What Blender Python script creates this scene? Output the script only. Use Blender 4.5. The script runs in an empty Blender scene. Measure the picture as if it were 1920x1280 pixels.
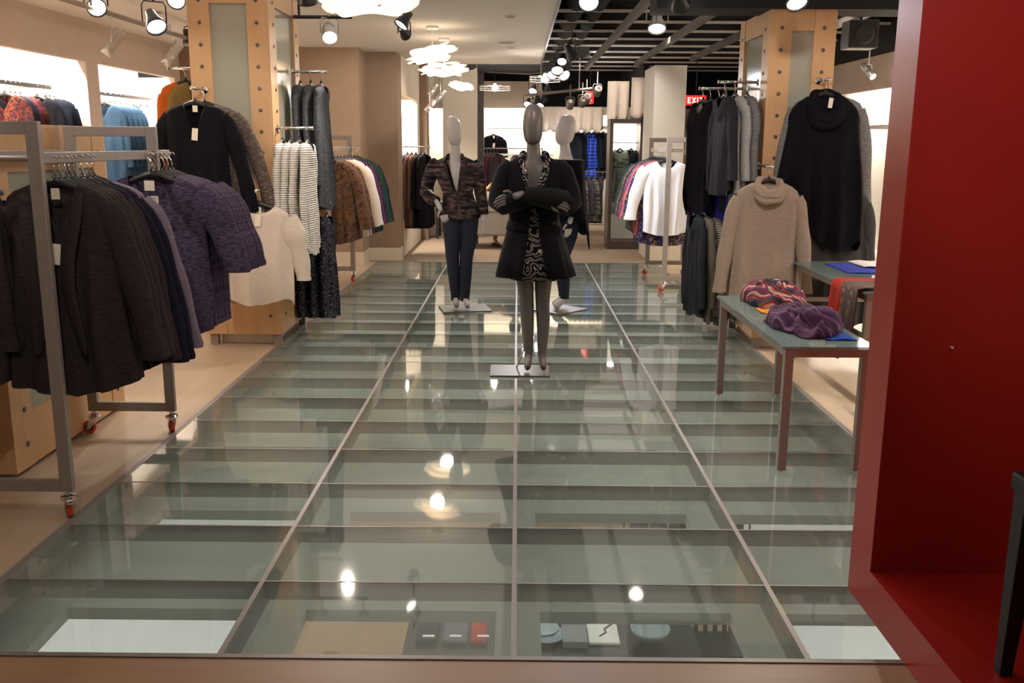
import bpy, bmesh, math, random
from mathutils import Vector, Matrix
R = math.radians
PI = math.pi
scn = bpy.context.scene
col = scn.collection

# ------------------------------------------------------------------ camera numbers
F_PX, H_CAM = 1750.0, 1.56
PITCH, ROLL, YAW = R(12.0), R(0.38), R(0.26)

def ray(px, py):
    u, v = px - 960, py - 640
    c, s = math.cos(ROLL), math.sin(ROLL)
    u, v = u * c + v * s, -u * s + v * c
    d = (u, math.cos(PITCH) * F_PX - math.sin(PITCH) * v, -math.sin(PITCH) * F_PX - math.cos(PITCH) * v)
    c, s = math.cos(YAW), math.sin(YAW)
    return Vector((d[0] * c - d[1] * s, d[0] * s + d[1] * c, d[2]))
EYE = Vector((0, 0, H_CAM))
def G(px, py, z=0.0):
    d = ray(px, py); return EYE + d * ((z - H_CAM) / d.z)
def AY(px, py, Y):
    d = ray(px, py); return EYE + d * (Y / d.y)
def AX(px, py, X):
    d = ray(px, py); return EYE + d * (X / d.x)

# ------------------------------------------------------------------ mesh builder
class MB:
    def __init__(s): s.v = []; s.f = []
    def add(s, vs, fs):
        o = len(s.v); s.v += [tuple(p) for p in vs]; s.f += [tuple(i + o for i in f) for f in fs]
        return s
    def box(s, x0, x1, y0, y1, z0, z1, M=None):
        vs = [Vector((x, y, z)) for z in (z0, z1) for y in (y0, y1) for x in (x0, x1)]
        if M: vs = [M @ p for p in vs]
        return s.add(vs, [(0, 2, 3, 1), (4, 5, 7, 6), (0, 1, 5, 4), (2, 6, 7, 3), (0, 4, 6, 2), (1, 3, 7, 5)])
    def rings(s, rs, cap0=True, cap1=True, closed=False):
        n = len(rs[0]); vs = [p for r in rs for p in r]; fs = []
        m = len(rs)
        for i in range(m - (0 if closed else 1)):
            k = (i + 1) % m
            for j in range(n):
                j2 = (j + 1) % n
                fs.append((i * n + j, i * n + j2, k * n + j2, k * n + j))
        if not closed:
            if cap0: fs.append(tuple(range(n))[::-1])
            if cap1: fs.append(tuple((m - 1) * n + j for j in range(n)))
        return s.add(vs, fs)
    def tube(s, pts, r, n=10, flat=1.0, cap=True, up=None, closed=False):
        pts = [Vector(p) for p in pts]; m = len(pts)
        rr = r if isinstance(r, (list, tuple)) else [r] * m
        rs = []; prev = None
        for i, p in enumerate(pts):
            if closed: t = pts[(i + 1) % m] - pts[i - 1]
            else: t = pts[min(i + 1, m - 1)] - pts[max(i - 1, 0)]
            t = t.normalized() if t.length > 1e-9 else Vector((0, 0, 1))
            if prev is None:
                a = Vector(up) if up else (Vector((0, 1, 0)) if abs(t.y) < .9 else Vector((1, 0, 0)))
            else: a = prev
            b = t.cross(a)
            if b.length < 1e-6: b = t.cross(Vector((1, .1, .2)))
            b.normalize(); a = b.cross(t).normalized(); prev = a
            rs.append([p + (b * math.cos(2 * PI * j / n) + a * flat * math.sin(2 * PI * j / n)) * rr[i] for j in range(n)])
        return s.rings(rs, cap, cap, closed)
    def cyl(s, p0, p1, r, n=16, r1=None):
        return s.tube([p0, p1], [r, r if r1 is None else r1], n)
    def lathe(s, prof, n=24, M=None, cap=True):
        rs = []
        for (r, z) in prof:
            ring = [Vector((r * math.cos(2 * PI * j / n), r * math.sin(2 * PI * j / n), z)) for j in range(n)]
            if M: ring = [M @ p for p in ring]
            rs.append(ring)
        return s.rings(rs, cap, cap)
    def build(s, name, m, parent=None, smooth=False, bevel=0, sub=0, solid=0, loc=None):
        me = bpy.data.meshes.new(name); me.from_pydata(s.v, [], s.f); me.validate()
        bm = bmesh.new(); bm.from_mesh(me)
        bmesh.ops.recalc_face_normals(bm, faces=bm.faces)
        if bevel:
            es = [e for e in bm.edges if len(e.link_faces) == 2 and e.calc_face_angle(0) > 1.0]
            bmesh.ops.bevel(bm, geom=es, offset=bevel, segments=2, affect='EDGES', profile=.6)
        bm.to_mesh(me); bm.free()
        if smooth:
            for p in me.polygons: p.use_smooth = True
        me.materials.append(m)
        o = bpy.data.objects.new(name, me); col.objects.link(o)
        if loc: o.location = loc
        if parent: o.parent = parent
        if sub:
            q = o.modifiers.new('sub', 'SUBSURF'); q.levels = sub; q.render_levels = sub
        if solid:
            q = o.modifiers.new('sol', 'SOLIDIFY'); q.thickness = solid; q.offset = 0
        return o

def tag(o, label=None, cat=None, group=None, kind=None):
    if label: o['label'] = label
    if cat: o['category'] = cat
    if group: o['group'] = group
    if kind: o['kind'] = kind
    return o
def thing(name, label, cat, loc=(0, 0, 0), rz=0, group=None):
    o = bpy.data.objects.new(name, None); col.objects.link(o)
    o.empty_display_size = .05
    o.location = loc; o.rotation_euler = (0, 0, rz)
    return tag(o, label, cat, group)
def struct(name, mb, m, **k):
    return tag(mb.build(name, m, **k), kind='structure')
KIDS = {}
def copy_tree(o, parent=None):
    c = o.copy(); col.objects.link(c)
    if parent: c.parent = parent
    for ch in list(o.children): copy_tree(ch, c)
    return c
ORD = ['frontmost', 'second', 'third', 'fourth', 'fifth', 'sixth', 'seventh', 'eighth', 'ninth', 'tenth', 'eleventh', 'twelfth', 'thirteenth', 'fourteenth']

# ------------------------------------------------------------------ materials
MATS = {}
def nodes_of(name):
    m = bpy.data.materials.new(name); m.use_nodes = True
    nt = m.node_tree; b = nt.nodes['Principled BSDF']
    return m, nt, b
def ramp(nt, cols, const=False):
    r = nt.nodes.new('ShaderNodeValToRGB'); e = r.color_ramp.elements
    if const: r.color_ramp.interpolation = 'CONSTANT'
    while len(e) < len(cols): e.new(0.5)
    for i, (p, c) in enumerate(cols):
        e[i].position = p; e[i].color = (*c, 1)
    return r
def coords(nt, scale=(1, 1, 1), rot=(0, 0, 0), world=False):
    if world:
        tc = nt.nodes.new('ShaderNodeNewGeometry'); out = tc.outputs['Position']
    else:
        tc = nt.nodes.new('ShaderNodeTexCoord'); out = tc.outputs['Object']
    mp = nt.nodes.new('ShaderNodeMapping'); mp.inputs['Scale'].default_value = scale
    mp.inputs['Rotation'].default_value = rot
    nt.links.new(out, mp.inputs[0]); return mp.outputs[0]
def noise(nt, co, scale, detail=3, rough=.6):
    n = nt.nodes.new('ShaderNodeTexNoise'); n.inputs['Scale'].default_value = scale
    n.inputs['Detail'].default_value = detail; n.inputs['Roughness'].default_value = rough
    nt.links.new(co, n.inputs['Vector']); return n.outputs['Fac']
def bump(nt, b, h, s=.3, d=.01):
    k = nt.nodes.new('ShaderNodeBump'); k.inputs['Strength'].default_value = s; k.inputs['Distance'].default_value = d
    nt.links.new(h, k.inputs['Height']); nt.links.new(k.outputs[0], b.inputs['Normal'])
def mul(c, k): return tuple(min(1, x * k) for x in c)

def plain(name, c, rough=.5, metal=0.0, var=.08, sc=6, spec=None, bmp=0, coat=0):
    if name in MATS: return MATS[name]
    m, nt, b = nodes_of(name)
    n = noise(nt, coords(nt), sc, 4)
    r = ramp(nt, [(.3, mul(c, 1 - var)), (.7, mul(c, 1 + var))])
    nt.links.new(n, r.inputs[0]); nt.links.new(r.outputs[0], b.inputs['Base Color'])
    b.inputs['Roughness'].default_value = rough; b.inputs['Metallic'].default_value = metal
    if spec is not None: b.inputs['Specular IOR Level'].default_value = spec
    if coat: b.inputs['Coat Weight'].default_value = coat
    if bmp: bump(nt, b, n, bmp)
    MATS[name] = m; return m
def cloth(name, c, c2=None, kind='heather', sc=1.0, rough=.9, extra=None, sheen=0.0):
    """fabric: heather (streaks), rib (vertical ribs), hrib (horizontal ribs), stripe, print, plaid, fleck"""
    if name in MATS: return MATS[name]
    m, nt, b = nodes_of(name); c2 = c2 or mul(c, 1.5)
    L = nt.links
    b.inputs['Roughness'].default_value = rough
    b.inputs['Specular IOR Level'].default_value = .08
    b.inputs['Sheen Weight'].default_value = sheen; b.inputs['Sheen Roughness'].default_value = .5
    if kind == 'heather':
        n = noise(nt, coords(nt, (18 * sc, 18 * sc, 130 * sc)), 1.6, 4, .7)
        r = ramp(nt, [(.35, c), (.68, c2)])
        L.new(n, r.inputs[0]); L.new(r.outputs[0], b.inputs['Base Color']); bump(nt, b, n, .25, .004)
    elif kind == 'fleck':
        n = noise(nt, coords(nt, (30 * sc, 30 * sc, 170 * sc)), 1.3, 3, .6)
        r = ramp(nt, [(.55, c), (.63, c2)])
        L.new(n, r.inputs[0]); L.new(r.outputs[0], b.inputs['Base Color']); bump(nt, b, n, .4, .006)
    elif kind in ('rib', 'hrib', 'stripe'):
        w = nt.nodes.new('ShaderNodeTexWave'); w.bands_direction = 'X' if kind == 'rib' else 'Z'
        w.inputs['Scale'].default_value = (14 if kind == 'rib' else 12) * sc; w.inputs['Distortion'].default_value = .6
        L.new(coords(nt), w.inputs['Vector'])
        r = ramp(nt, [(.2, c), (.8, c2)] if kind != 'stripe' else [(.45, c), (.55, c2)])
        L.new(w.outputs['Fac'], r.inputs[0]); L.new(r.outputs[0], b.inputs['Base Color'])
        if kind != 'stripe': bump(nt, b, w.outputs['Fac'], .7, .012)
    elif kind in ('print', 'camo', 'scroll'):
        n0 = noise(nt, coords(nt), 7 * sc, 2)
        v = nt.nodes.new('ShaderNodeTexVoronoi'); v.inputs['Scale'].default_value = 22 * sc
        mx = nt.nodes.new('ShaderNodeMixRGB'); mx.inputs[0].default_value = .35 if kind != 'camo' else .85
        L.new(coords(nt, (1, 1, 1) if kind != 'camo' else (.5, .5, 2.2)), mx.inputs[1]); L.new(n0, mx.inputs[2]); L.new(mx.outputs[0], v.inputs['Vector'])
        cs = extra or [c, c2]
        if kind == 'scroll':
            w = nt.nodes.new('ShaderNodeTexWave'); w.wave_type = 'RINGS'; w.rings_direction = 'SPHERICAL'
            w.inputs['Scale'].default_value = 7 * sc; w.inputs['Distortion'].default_value = 16
            w.inputs['Detail'].default_value = 1.0; w.inputs['Detail Scale'].default_value = 1.6
            L.new(coords(nt, (1.3, .4, 1)), w.inputs['Vector'])
            r = ramp(nt, [(.0, c), (.60, c), (.66, c2), (.86, c2), (.90, c)])
            L.new(w.outputs['Fac'], r.inputs[0])
        elif kind == 'camo':
            n = noise(nt, coords(nt, (5, 5, 22)), 1.5 * sc, 3)
            r = ramp(nt, [(.3 + .4 * i / max(1, len(cs) - 1), q) for i, q in enumerate(cs)])
            L.new(n, r.inputs[0])
        else:
            r = ramp(nt, [(i / len(cs), q) for i, q in enumerate(cs)], True)
            sp = nt.nodes.new('ShaderNodeSeparateColor'); L.new(v.outputs['Color'], sp.inputs[0]); L.new(sp.outputs[0], r.inputs[0])
        L.new(r.outputs[0], b.inputs['Base Color'])
    elif kind == 'plaid':
        def wv(d, s):
            w = nt.nodes.new('ShaderNodeTexWave'); w.bands_direction = d; w.inputs['Scale'].default_value = s * sc
            L.new(coords(nt), w.inputs['Vector']); return w.outputs['Fac']
        a = nt.nodes.new('ShaderNodeMath'); a.operation = 'ADD'; L.new(wv('X', 5), a.inputs[0]); L.new(wv('Z', 5), a.inputs[1])
        d = nt.nodes.new('ShaderNodeMath'); d.operation = 'MULTIPLY'; d.inputs[1].default_value = .5; L.new(a.outputs[0], d.inputs[0])
        r = ramp(nt, [(.3, c), (.5, c2), (.8, mul(c2, 1.6))]); L.new(d.outputs[0], r.inputs[0]); L.new(r.outputs[0], b.inputs['Base Color'])
    MATS[name] = m; return m
def emit(name, c, s):
    if name in MATS: return MATS[name]
    m, nt, b = nodes_of(name)
    b.inputs['Base Color'].default_value = (*c, 1); b.inputs['Emission Color'].default_value = (*c, 1)
    b.inputs['Emission Strength'].default_value = s; MATS[name] = m; return m
def wood(name, c, along='Z', sc=1.0, rough=.42, planks=None, world=False, var=.12, coat=0):
    if name in MATS: return MATS[name]
    m, nt, b = nodes_of(name); L = nt.links
    s = {'X': (.8, 12, 12), 'Y': (12, .8, 12), 'Z': (12, 12, .8)}[along]
    n = noise(nt, coords(nt, tuple(q * sc for q in s), world=world), 2.2, 5, .65)
    r = ramp(nt, [(.3, mul(c, 1 - var)), (.7, mul(c, 1 + var * .7))]); L.new(n, r.inputs[0]); out = r.outputs[0]
    if planks:
        br = nt.nodes.new('ShaderNodeTexBrick'); br.inputs['Scale'].default_value = 1
        br.inputs['Brick Width'].default_value = 1.3; br.inputs['Row Height'].default_value = planks
        br.inputs['Mortar Size'].default_value = .0015; br.inputs['Mortar Smooth'].default_value = .3
        br.inputs['Color1'].default_value = (.92, .92, .92, 1); br.inputs['Color2'].default_value = (1.05, 1.03, 1.0, 1)
        br.inputs['Mortar'].default_value = (.72, .68, .62, 1)
        L.new(coords(nt, rot=(0, 0, PI / 2), world=world), br.inputs['Vector'])
        mx = nt.nodes.new('ShaderNodeMixRGB'); mx.blend_type = 'MULTIPLY'; mx.inputs[0].default_value = .8
        L.new(out, mx.inputs[1]); L.new(br.outputs['Color'], mx.inputs[2]); out = mx.outputs[0]
    L.new(out, b.inputs['Base Color']); b.inputs['Roughness'].default_value = rough
    if coat: b.inputs['Coat Weight'].default_value = coat; b.inputs['Coat Roughness'].default_value = .15
    MATS[name] = m; return m

def glass_floor_mat():
    m, nt, b = nodes_of('frosted_floor_glass'); L = nt.links; nt.nodes.remove(b)
    out = nt.nodes['Material Output']
    n = noise(nt, coords(nt, (1, 1, 1)), 1.3, 3)
    r = ramp(nt, [(.3, (.27, .29, .265)), (.7, (.33, .35, .32))]); L.new(n, r.inputs[0])
    df = nt.nodes.new('ShaderNodeBsdfDiffuse'); L.new(r.outputs[0], df.inputs[0])
    tl = nt.nodes.new('ShaderNodeBsdfTranslucent'); tl.inputs[0].default_value = (.42, .47, .43, 1)
    tr = nt.nodes.new('ShaderNodeBsdfTransparent'); tr.inputs[0].default_value = (.86, .91, .87, 1)
    m0 = nt.nodes.new('ShaderNodeMixShader'); m0.inputs[0].default_value = .35; L.new(df.outputs[0], m0.inputs[1]); L.new(tl.outputs[0], m0.inputs[2])
    m1 = nt.nodes.new('ShaderNodeMixShader'); m1.inputs[0].default_value = .74; L.new(m0.outputs[0], m1.inputs[1]); L.new(tr.outputs[0], m1.inputs[2])
    gl = nt.nodes.new('ShaderNodeBsdfGlossy'); gl.inputs['Roughness'].default_value = .035
    fr = nt.nodes.new('ShaderNodeFresnel'); fr.inputs[0].default_value = 1.75
    m2 = nt.nodes.new('ShaderNodeMixShader'); 
    ge = nt.nodes.new('ShaderNodeNewGeometry'); inv = nt.nodes.new('ShaderNodeMath'); inv.operation = 'SUBTRACT'; inv.inputs[0].default_value = 1; L.new(ge.outputs['Backfacing'], inv.inputs[1])
    ff = nt.nodes.new('ShaderNodeMath'); ff.operation = 'MULTIPLY'; L.new(fr.outputs[0], ff.inputs[0]); L.new(inv.outputs[0], ff.inputs[1]); L.new(ff.outputs[0], m2.inputs[0])
    mk = nt.nodes.new('ShaderNodeMath'); mk.operation = 'MAXIMUM'; mk.inputs[1].default_value = .52; L.new(ge.outputs['Backfacing'], mk.inputs[0]); L.new(mk.outputs[0], m1.inputs[0])
    L.new(m1.outputs[0], m2.inputs[1]); L.new(gl.outputs[0], m2.inputs[2])
    L.new(m2.outputs[0], out.inputs[0]); return m
def pane_mat(name, tint, frost=.5, rough=.05):
    if name in MATS: return MATS[name]
    m, nt, b = nodes_of(name); L = nt.links
    b.inputs['Base Color'].default_value = (*tint, 1); b.inputs['Roughness'].default_value = rough
    tr = nt.nodes.new('ShaderNodeBsdfTransparent'); tr.inputs[0].default_value = (.9, .95, .92, 1)
    mx = nt.nodes.new('ShaderNodeMixShader'); mx.inputs[0].default_value = 1 - frost
    L.new(b.outputs[0], mx.inputs[1]); L.new(tr.outputs[0], mx.inputs[2]); L.new(mx.outputs[0], nt.nodes['Material Output'].inputs[0])
    MATS[name] = m; return m

MAPLE = wood('maple_veneer', (.60, .37, .19), 'Z', var=.07)
MAPLE_Y = wood('maple_veneer_y', (.60, .37, .19), 'Y', var=.07)
FLOORW = wood('bleached_wood_floor', (.50, .385, .27), 'Y', .5, .38, planks=.12, world=True)
FLOORB = wood('brown_wood_floor', (.36, .24, .15), 'Y', .5, .45, planks=.1, world=True)
STEEL = plain('brushed_steel', (.30, .265, .24), .42, .3, .06, 30)
CHROME = plain('chrome', (.75, .75, .75), .12, 1, .03)
BOLT = plain('bolt_steel', (.16, .15, .15), .35, .8)
BLACKP = plain('black_plastic', (.012, .012, .013), .35)
BLACKM = plain('black_metal', (.02, .02, .022), .45, .3)
SILVER = plain('silver_paint', (.55, .54, .52), .35, .6)
WHITEP = plain('white_paint', (.78, .76, .72), .6, 0, .03)
CEILW = plain('ceiling_plaster', (.74, .70, .67), .8, 0, .02)
WALLB = plain('beige_wall_paint', (.68, .57, .50), .75, 0, .03)
WALLC = plain('cream_wall_paint', (.74, .66, .54), .75, 0, .03)
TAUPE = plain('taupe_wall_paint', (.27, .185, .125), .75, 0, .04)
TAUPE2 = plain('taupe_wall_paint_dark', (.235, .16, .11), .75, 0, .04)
NICHEW = plain('niche_white_paint', (.86, .82, .74), .7, 0, .02)
DARKC = plain('dark_ceiling_paint', (.006, .0065, .010), .85)
RAILP = plain('ceiling_channel_paint', (.045, .036, .032), .5)
STRIP = plain('pale_ceiling_strip', (.80, .77, .75), .6)
RED = plain('red_lacquer', (.38, .014, .010), .38, 0, .05, 3)
REDEDGE = plain('red_lacquer_edge', (.42, .030, .024), .32, 0, .05, 3)
CARD = plain('card_stock', (.80, .74, .62), .7, 0, .03)
CARPET = plain('tan_carpet', (.20, .14, .095), .95, 0, .14, 60)
ORANGE = plain('orange_rubber', (.75, .10, .02), .4)
MANQ_W = plain('mannequin_white', (.66, .64, .64), .32, 0, .03)
MANQ_SHADE = plain('mannequin_grey', (.105, .095, .092), .38, 0, .05)  # shade on the backlit front mannequin put into its colour
SKIN = plain('skin', (.55, .30, .16), .5, 0, .08)
PLATE = plain('plate_steel', (.13, .115, .11), .38, .5, .1, 8)
# ------------------------------------------------------------------ garments
from mathutils import noise as mnz
def lerp(a, b, t): return a + (b - a) * t
def spow(x, p): return math.copysign(abs(x) ** p, x)

def garment_mb(w=.21, L=.72, hem=.25, d=.05, nw=.085, sl=.5, sr=.055, sout=.10, neck='v', vd=.2, hemk='curve',
               fold=.018, kf=9, seed=0, slope=.07, cuff=.8, fwd=0.0, nz=0.0, swag=0.0):
    """hanging garment, neck at z=nz, front towards -y. Returns MB"""
    rnd = random.Random(seed); mb = MB(); n = 56
    ph = [rnd.uniform(0, 6.28) for _ in range(4)]
    rows = [(0, nw, .045), (-.012, lerp(nw, w, .25), .048), (-.4 * slope, lerp(nw, w, .6), .05), (-.75 * slope, lerp(nw, w, .87), .05),
            (-slope - .02, w, .05), (-slope - .06, w * 1.0, lerp(.05, d, .5))]
    m = 26; zt = -slope - .06
    for i in range(1, m + 1):
        t = i / m
        rows.append((lerp(zt, -L, t), lerp(w * .98, hem, t ** .9), lerp(d, d * 1.15, t)))
    rs = []
    for j, (z, a, b) in enumerate(rows):
        v = -z / L; ring = []
        for k in range(n):
            u = 2 * PI * k / n
            x = a * spow(math.cos(u), .75); y = b * spow(math.sin(u), .85)
            rip = fold * min(1, max(0, v - .12) * 1.6)
            y += rip * (math.sin(kf * x / max(a, .05) * 1.5 + ph[0] + 1.2 * v) + .5 * math.sin(kf * 2.1 * x / max(a, .05) + ph[1])) * (1 if y < 0 else .7)
            x += rip * .5 * math.sin(5 * v + ph[2] + u)
            if swag and y < 0: y -= swag * (.5 + .5 * math.sin(2 * PI * (-z / .105 - (x / .13) ** 2 * .9))) * max(0, 1 - (x / max(a, .05)) ** 2) * max(0, min(1, (v - .10) * 8)) * max(0, min(1, (.85 - v) * 4))
            y += .012 * mnz.noise(Vector((x * 9 + seed, z * 4, .3 + (y > 0)))) * min(1, v * 6)
            zz = z
            if neck != 'high' and j >= 0:
                dd = vd if y < 0 else .02
                if neck == 'v': g = max(0, 1 - abs(x) / (nw * 1.02))
                else: g = math.sqrt(max(0, 1 - (x / (nw * 1.15)) ** 2)) if abs(x) < nw * 1.15 else 0
                zz -= dd * g * max(0, 1 - v) ** 2.2
            if hemk == 'curve': zz -= .05 * (1 - (x / max(a, .05)) ** 2) * v ** 4
            elif hemk == 'point': zz -= (.16 * abs(math.sin(1.5 * u + .4)) + .05 * math.sin(3 * u + ph[3])) * v ** 3
            elif hemk == 'slant': zz += (.34 * max(0, .15 - x / max(a, .05)) - .04 * math.sin(4 * u)) * v ** 3
            elif hemk == 'wavy': zz -= .025 * math.sin(3 * u + ph[3]) * v ** 4
            ring.append((x, y, zz + nz))
        rs.append(ring)
    mb.rings(rs, False, False)
    if sl > 0:
        for s in (-1, 1):
            pts = []; rr = []; mm = 12
            for i in range(mm + 1):
                t = i / mm
                pts.append((s * (w - .035 + (.035 + sout) * (t ** .6)), -fwd * t * t + .006 * math.sin(6 * t + ph[0]), nz - slope - .035 - sl * t * (.82 + .18 * t)))
                rr.append(sr * lerp(1.0, cuff, t) * (1 + .07 * math.sin(13 * t + ph[1] * s)))
            mb.tube(pts, rr, 16, flat=.62, cap=False, up=(0, 1, 0))
            pe = Vector(pts[-1]); r = rr[-1]
            mb.tube([pe + Vector((0, 0, .03)), pe - Vector((0, 0, .004)), pe - Vector((0, 0, .02))], [r * .9, r * 1.1, r * 1.02], 16, flat=.62, cap=False, up=(0, 1, 0))
    return mb

def hanger(parent, w=.19, drop=.10, colr=None, neckz=None):
    """black hanger whose hook loops over a rail at the origin"""
    z = -drop
    mb = MB()
    pts = [(-w, 0, z - .075), (-w * .6, 0, z - .035), (-w * .2, 0, z - .005), (0, 0, z + .006), (w * .2, 0, z - .005), (w * .6, 0, z - .035), (w, 0, z - .075)]
    mb.tube(pts, [.009, .013, .016, .018, .016, .013, .009], 8, flat=.6)
    mb.cyl((0, 0, z), (0, 0, z + .03), .010, 10)
    h = mb.build('hanger', colr or BLACKP, parent, smooth=True)
    r = .018
    hk = [(0, 0, z + .02), (0, 0, -.045)] + [(-r * math.sin(a) + 0, 0, -.012 - r * math.cos(a) + .004) for a in [R(20), R(60), R(100), R(140), R(180), R(220), R(255)]]
    MB().tube(hk, .0028, 6).build('hook', CHROME, h, smooth=True)
    return h
def card(parent, x, y, z, w=.05, h=.08, name='price_tag', m=None, tilt=.1, lines=False, label=None):
    M = Matrix.Translation((x, y, z)) @ Matrix.Rotation(tilt, 4, 'Y')
    o = MB().box(-w / 2, w / 2, -.001, .001, -h, 0, M).build(name, m or CARD, parent)
    if lines:
        lb = MB()
        for i in range(4): lb.box(-w * .35, w * (.35 - .1 * (i % 2)), -.0016, -.001, -h * (.35 + .13 * i) - .002, -h * (.35 + .13 * i), M)
        for i in range(9): lb.box(-w * .35 + i * w * .08, -w * .35 + i * w * .08 + w * (.02 + .02 * (i % 2)), -.0016, -.001, -h * .25, -h * .08, M)
        lb.build('print', BLACKP, o)
    if label: tag(o, label)
    return o
PROTO = {}
def make_garment(name, m, label, cat, loc, rz=0, group=None, hang=.10, tags=0, hw=None, part='fabric', **kw):
    t = thing(name, label, cat, loc, rz, group)
    nz = -hang - .005
    g = garment_mb(nz=nz, **kw).build(part, m, t, smooth=True)
    hanger(t, hw or min(.2, kw.get('w', .21) * .85), hang)
    nk = kw.get('vd', .2)
    if tags >= 1: card(t, .005, -.02 if kw.get('neck', 'v') != 'high' else -.065, nz - .015, .035, .045, 'neck_label', CARD, 0)
    if tags >= 2: card(t, .012, -kw.get('d', .05) - .022, nz - nk * .6 - .03, .042, .085, 'price_tag', CARD, .12)
    return t
def row(proto, places, labels):
    """places after the first are copies of proto with copied parts"""
    out = []
    for (loc, rz), lb in zip(places, labels):
        c = copy_tree(proto); c.location = loc; c.rotation_euler = (0, 0, rz); c['label'] = lb; out.append(c)
    return out
def hang_row(name, m, what, cat, start, step, n, rz, group, where, order='from the front', jit=.03, tags0=0, **kw):
    """n garments along a rail from start by step. what: description, where: place words"""
    rnd = random.Random(hash_name(name + where))
    kw2 = dict(kw)
    def lab(i):
        if n == 1: return f'{what} {where}'
        if i == 0: return f'{what} {where}, {"front" if "front" in order else "first"} one'
        if i == n - 1: return f'{what} {where}, last one'
        return f'{what} {where}, {ORD[i]} {order}'.replace('from the front', 'back')
    start, step = Vector(start), Vector(step)
    p = make_garment(name, m, lab(0), cat, start, rz, group, tags=tags0, seed=rnd.randint(0, 999), **kw2)
    allg = [p]
    if n > 1:
        q = make_garment(name, m, lab(1), cat, start + step, rz + rnd.uniform(-jit, jit), group, seed=rnd.randint(0, 999), **kw2)
        allg.append(q)
        for i in range(2, n):
            c = copy_tree(q); c.location = start + step * i; c.rotation_euler = (0, 0, rz + rnd.uniform(-jit, jit)); c['label'] = lab(i); allg.append(c)
    return allg
def hash_name(s):
    h = 7
    for ch in s: h = (h * 31 + ord(ch)) % 100003
    return h

# ------------------------------------------------------------------ rolling rack
def caster(parent, x, y, z1=.13, ang=0.0, r=.036):
    M = Matrix.Translation((x, y, 0)) @ Matrix.Rotation(ang, 4, 'Z')
    mb = MB(); mb.cyl(M @ Vector((0, 0, z1 - .03)), M @ Vector((0, 0, z1)), .012, 12)
    mb.lathe([(.030, z1 - .045), (.034, z1 - .035), (.030, z1 - .022), (.012, z1 - .018)], 20, M)
    for s in (-1, 1):
        mb.add([M @ Vector(p) for p in [(-.026, s * .020, z1 - .038), (.026, s * .020, z1 - .038), (.048, s * .020, r - .008), (.030, s * .020, r - .012),
                                        (-.026, s * .017, z1 - .038), (.026, s * .017, z1 - .038), (.048, s * .017, r - .008), (.030, s * .017, r - .012)]],
               [(0, 1, 2, 3), (4, 7, 6, 5), (0, 4, 5, 1), (1, 5, 6, 2), (2, 6, 7, 3), (3, 7, 4, 0)])
    mb.box(-.05, -.025, -.012, .012, z1 - .05, z1 - .042, M)
    c = mb.build('caster', CHROME, parent, smooth=False, bevel=.0015)
    A = M @ Matrix.Translation((.030, 0, r)) @ Matrix.Rotation(PI / 2, 4, 'X')
    MB().lathe([(r * .62, -.011), (r * .96, -.012), (r, -.006), (r, .006), (r * .96, .012), (r * .62, .011)], 28, A).build('wheel', ORANGE, c, smooth=True)
    MB().lathe([(.004, -.013), (r * .60, -.0135), (r * .62, 0), (r * .60, .0135), (.004, .013)], 24, A).build('wheel_hub', BLACKP, c)
    return c
def rolling_rack(x, y0, y1, dx, label, ztop=1.63, zrail=1.49, over=.18, group='rolling garment racks'):
    t = thing('rolling_rack', label, 'clothes rack', (x, y0, 0), 0, group)
    L = y1 - y0; w, dd = .052, .03
    for yy in (0, L):
        xa, xb = min(0, dx), max(0, dx)
        mb = MB()
        for xx in (xa, xb): mb.box(xx - w / 2, xx + w / 2, yy - dd / 2, yy + dd / 2, .125, ztop)
        mb.box(xa + w / 2, xb - w / 2, yy - dd / 2, yy + dd / 2, ztop - .05, ztop)
        mb.box(xa + w / 2, xb - w / 2, yy - dd / 2, yy + dd / 2, .125, .175)
        mb.build('end_frame', STEEL, t, bevel=.003)
        MB().tube([(xa, yy, zrail), (xb, yy, zrail)], .011, 10).build('crossbar', STEEL, t)
        for xx in (xa, xb): caster(t, xx, yy, .13, R(200 if xx == xa else 120))
    for xx in (0, dx):
        MB().box(xx - .008, xx + .008, .02 if xx else .05, L + (over if xx == 0 else 0), zrail - .022, zrail + .022).build('hang_rail', STEEL, t, bevel=.003)
    return t

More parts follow.
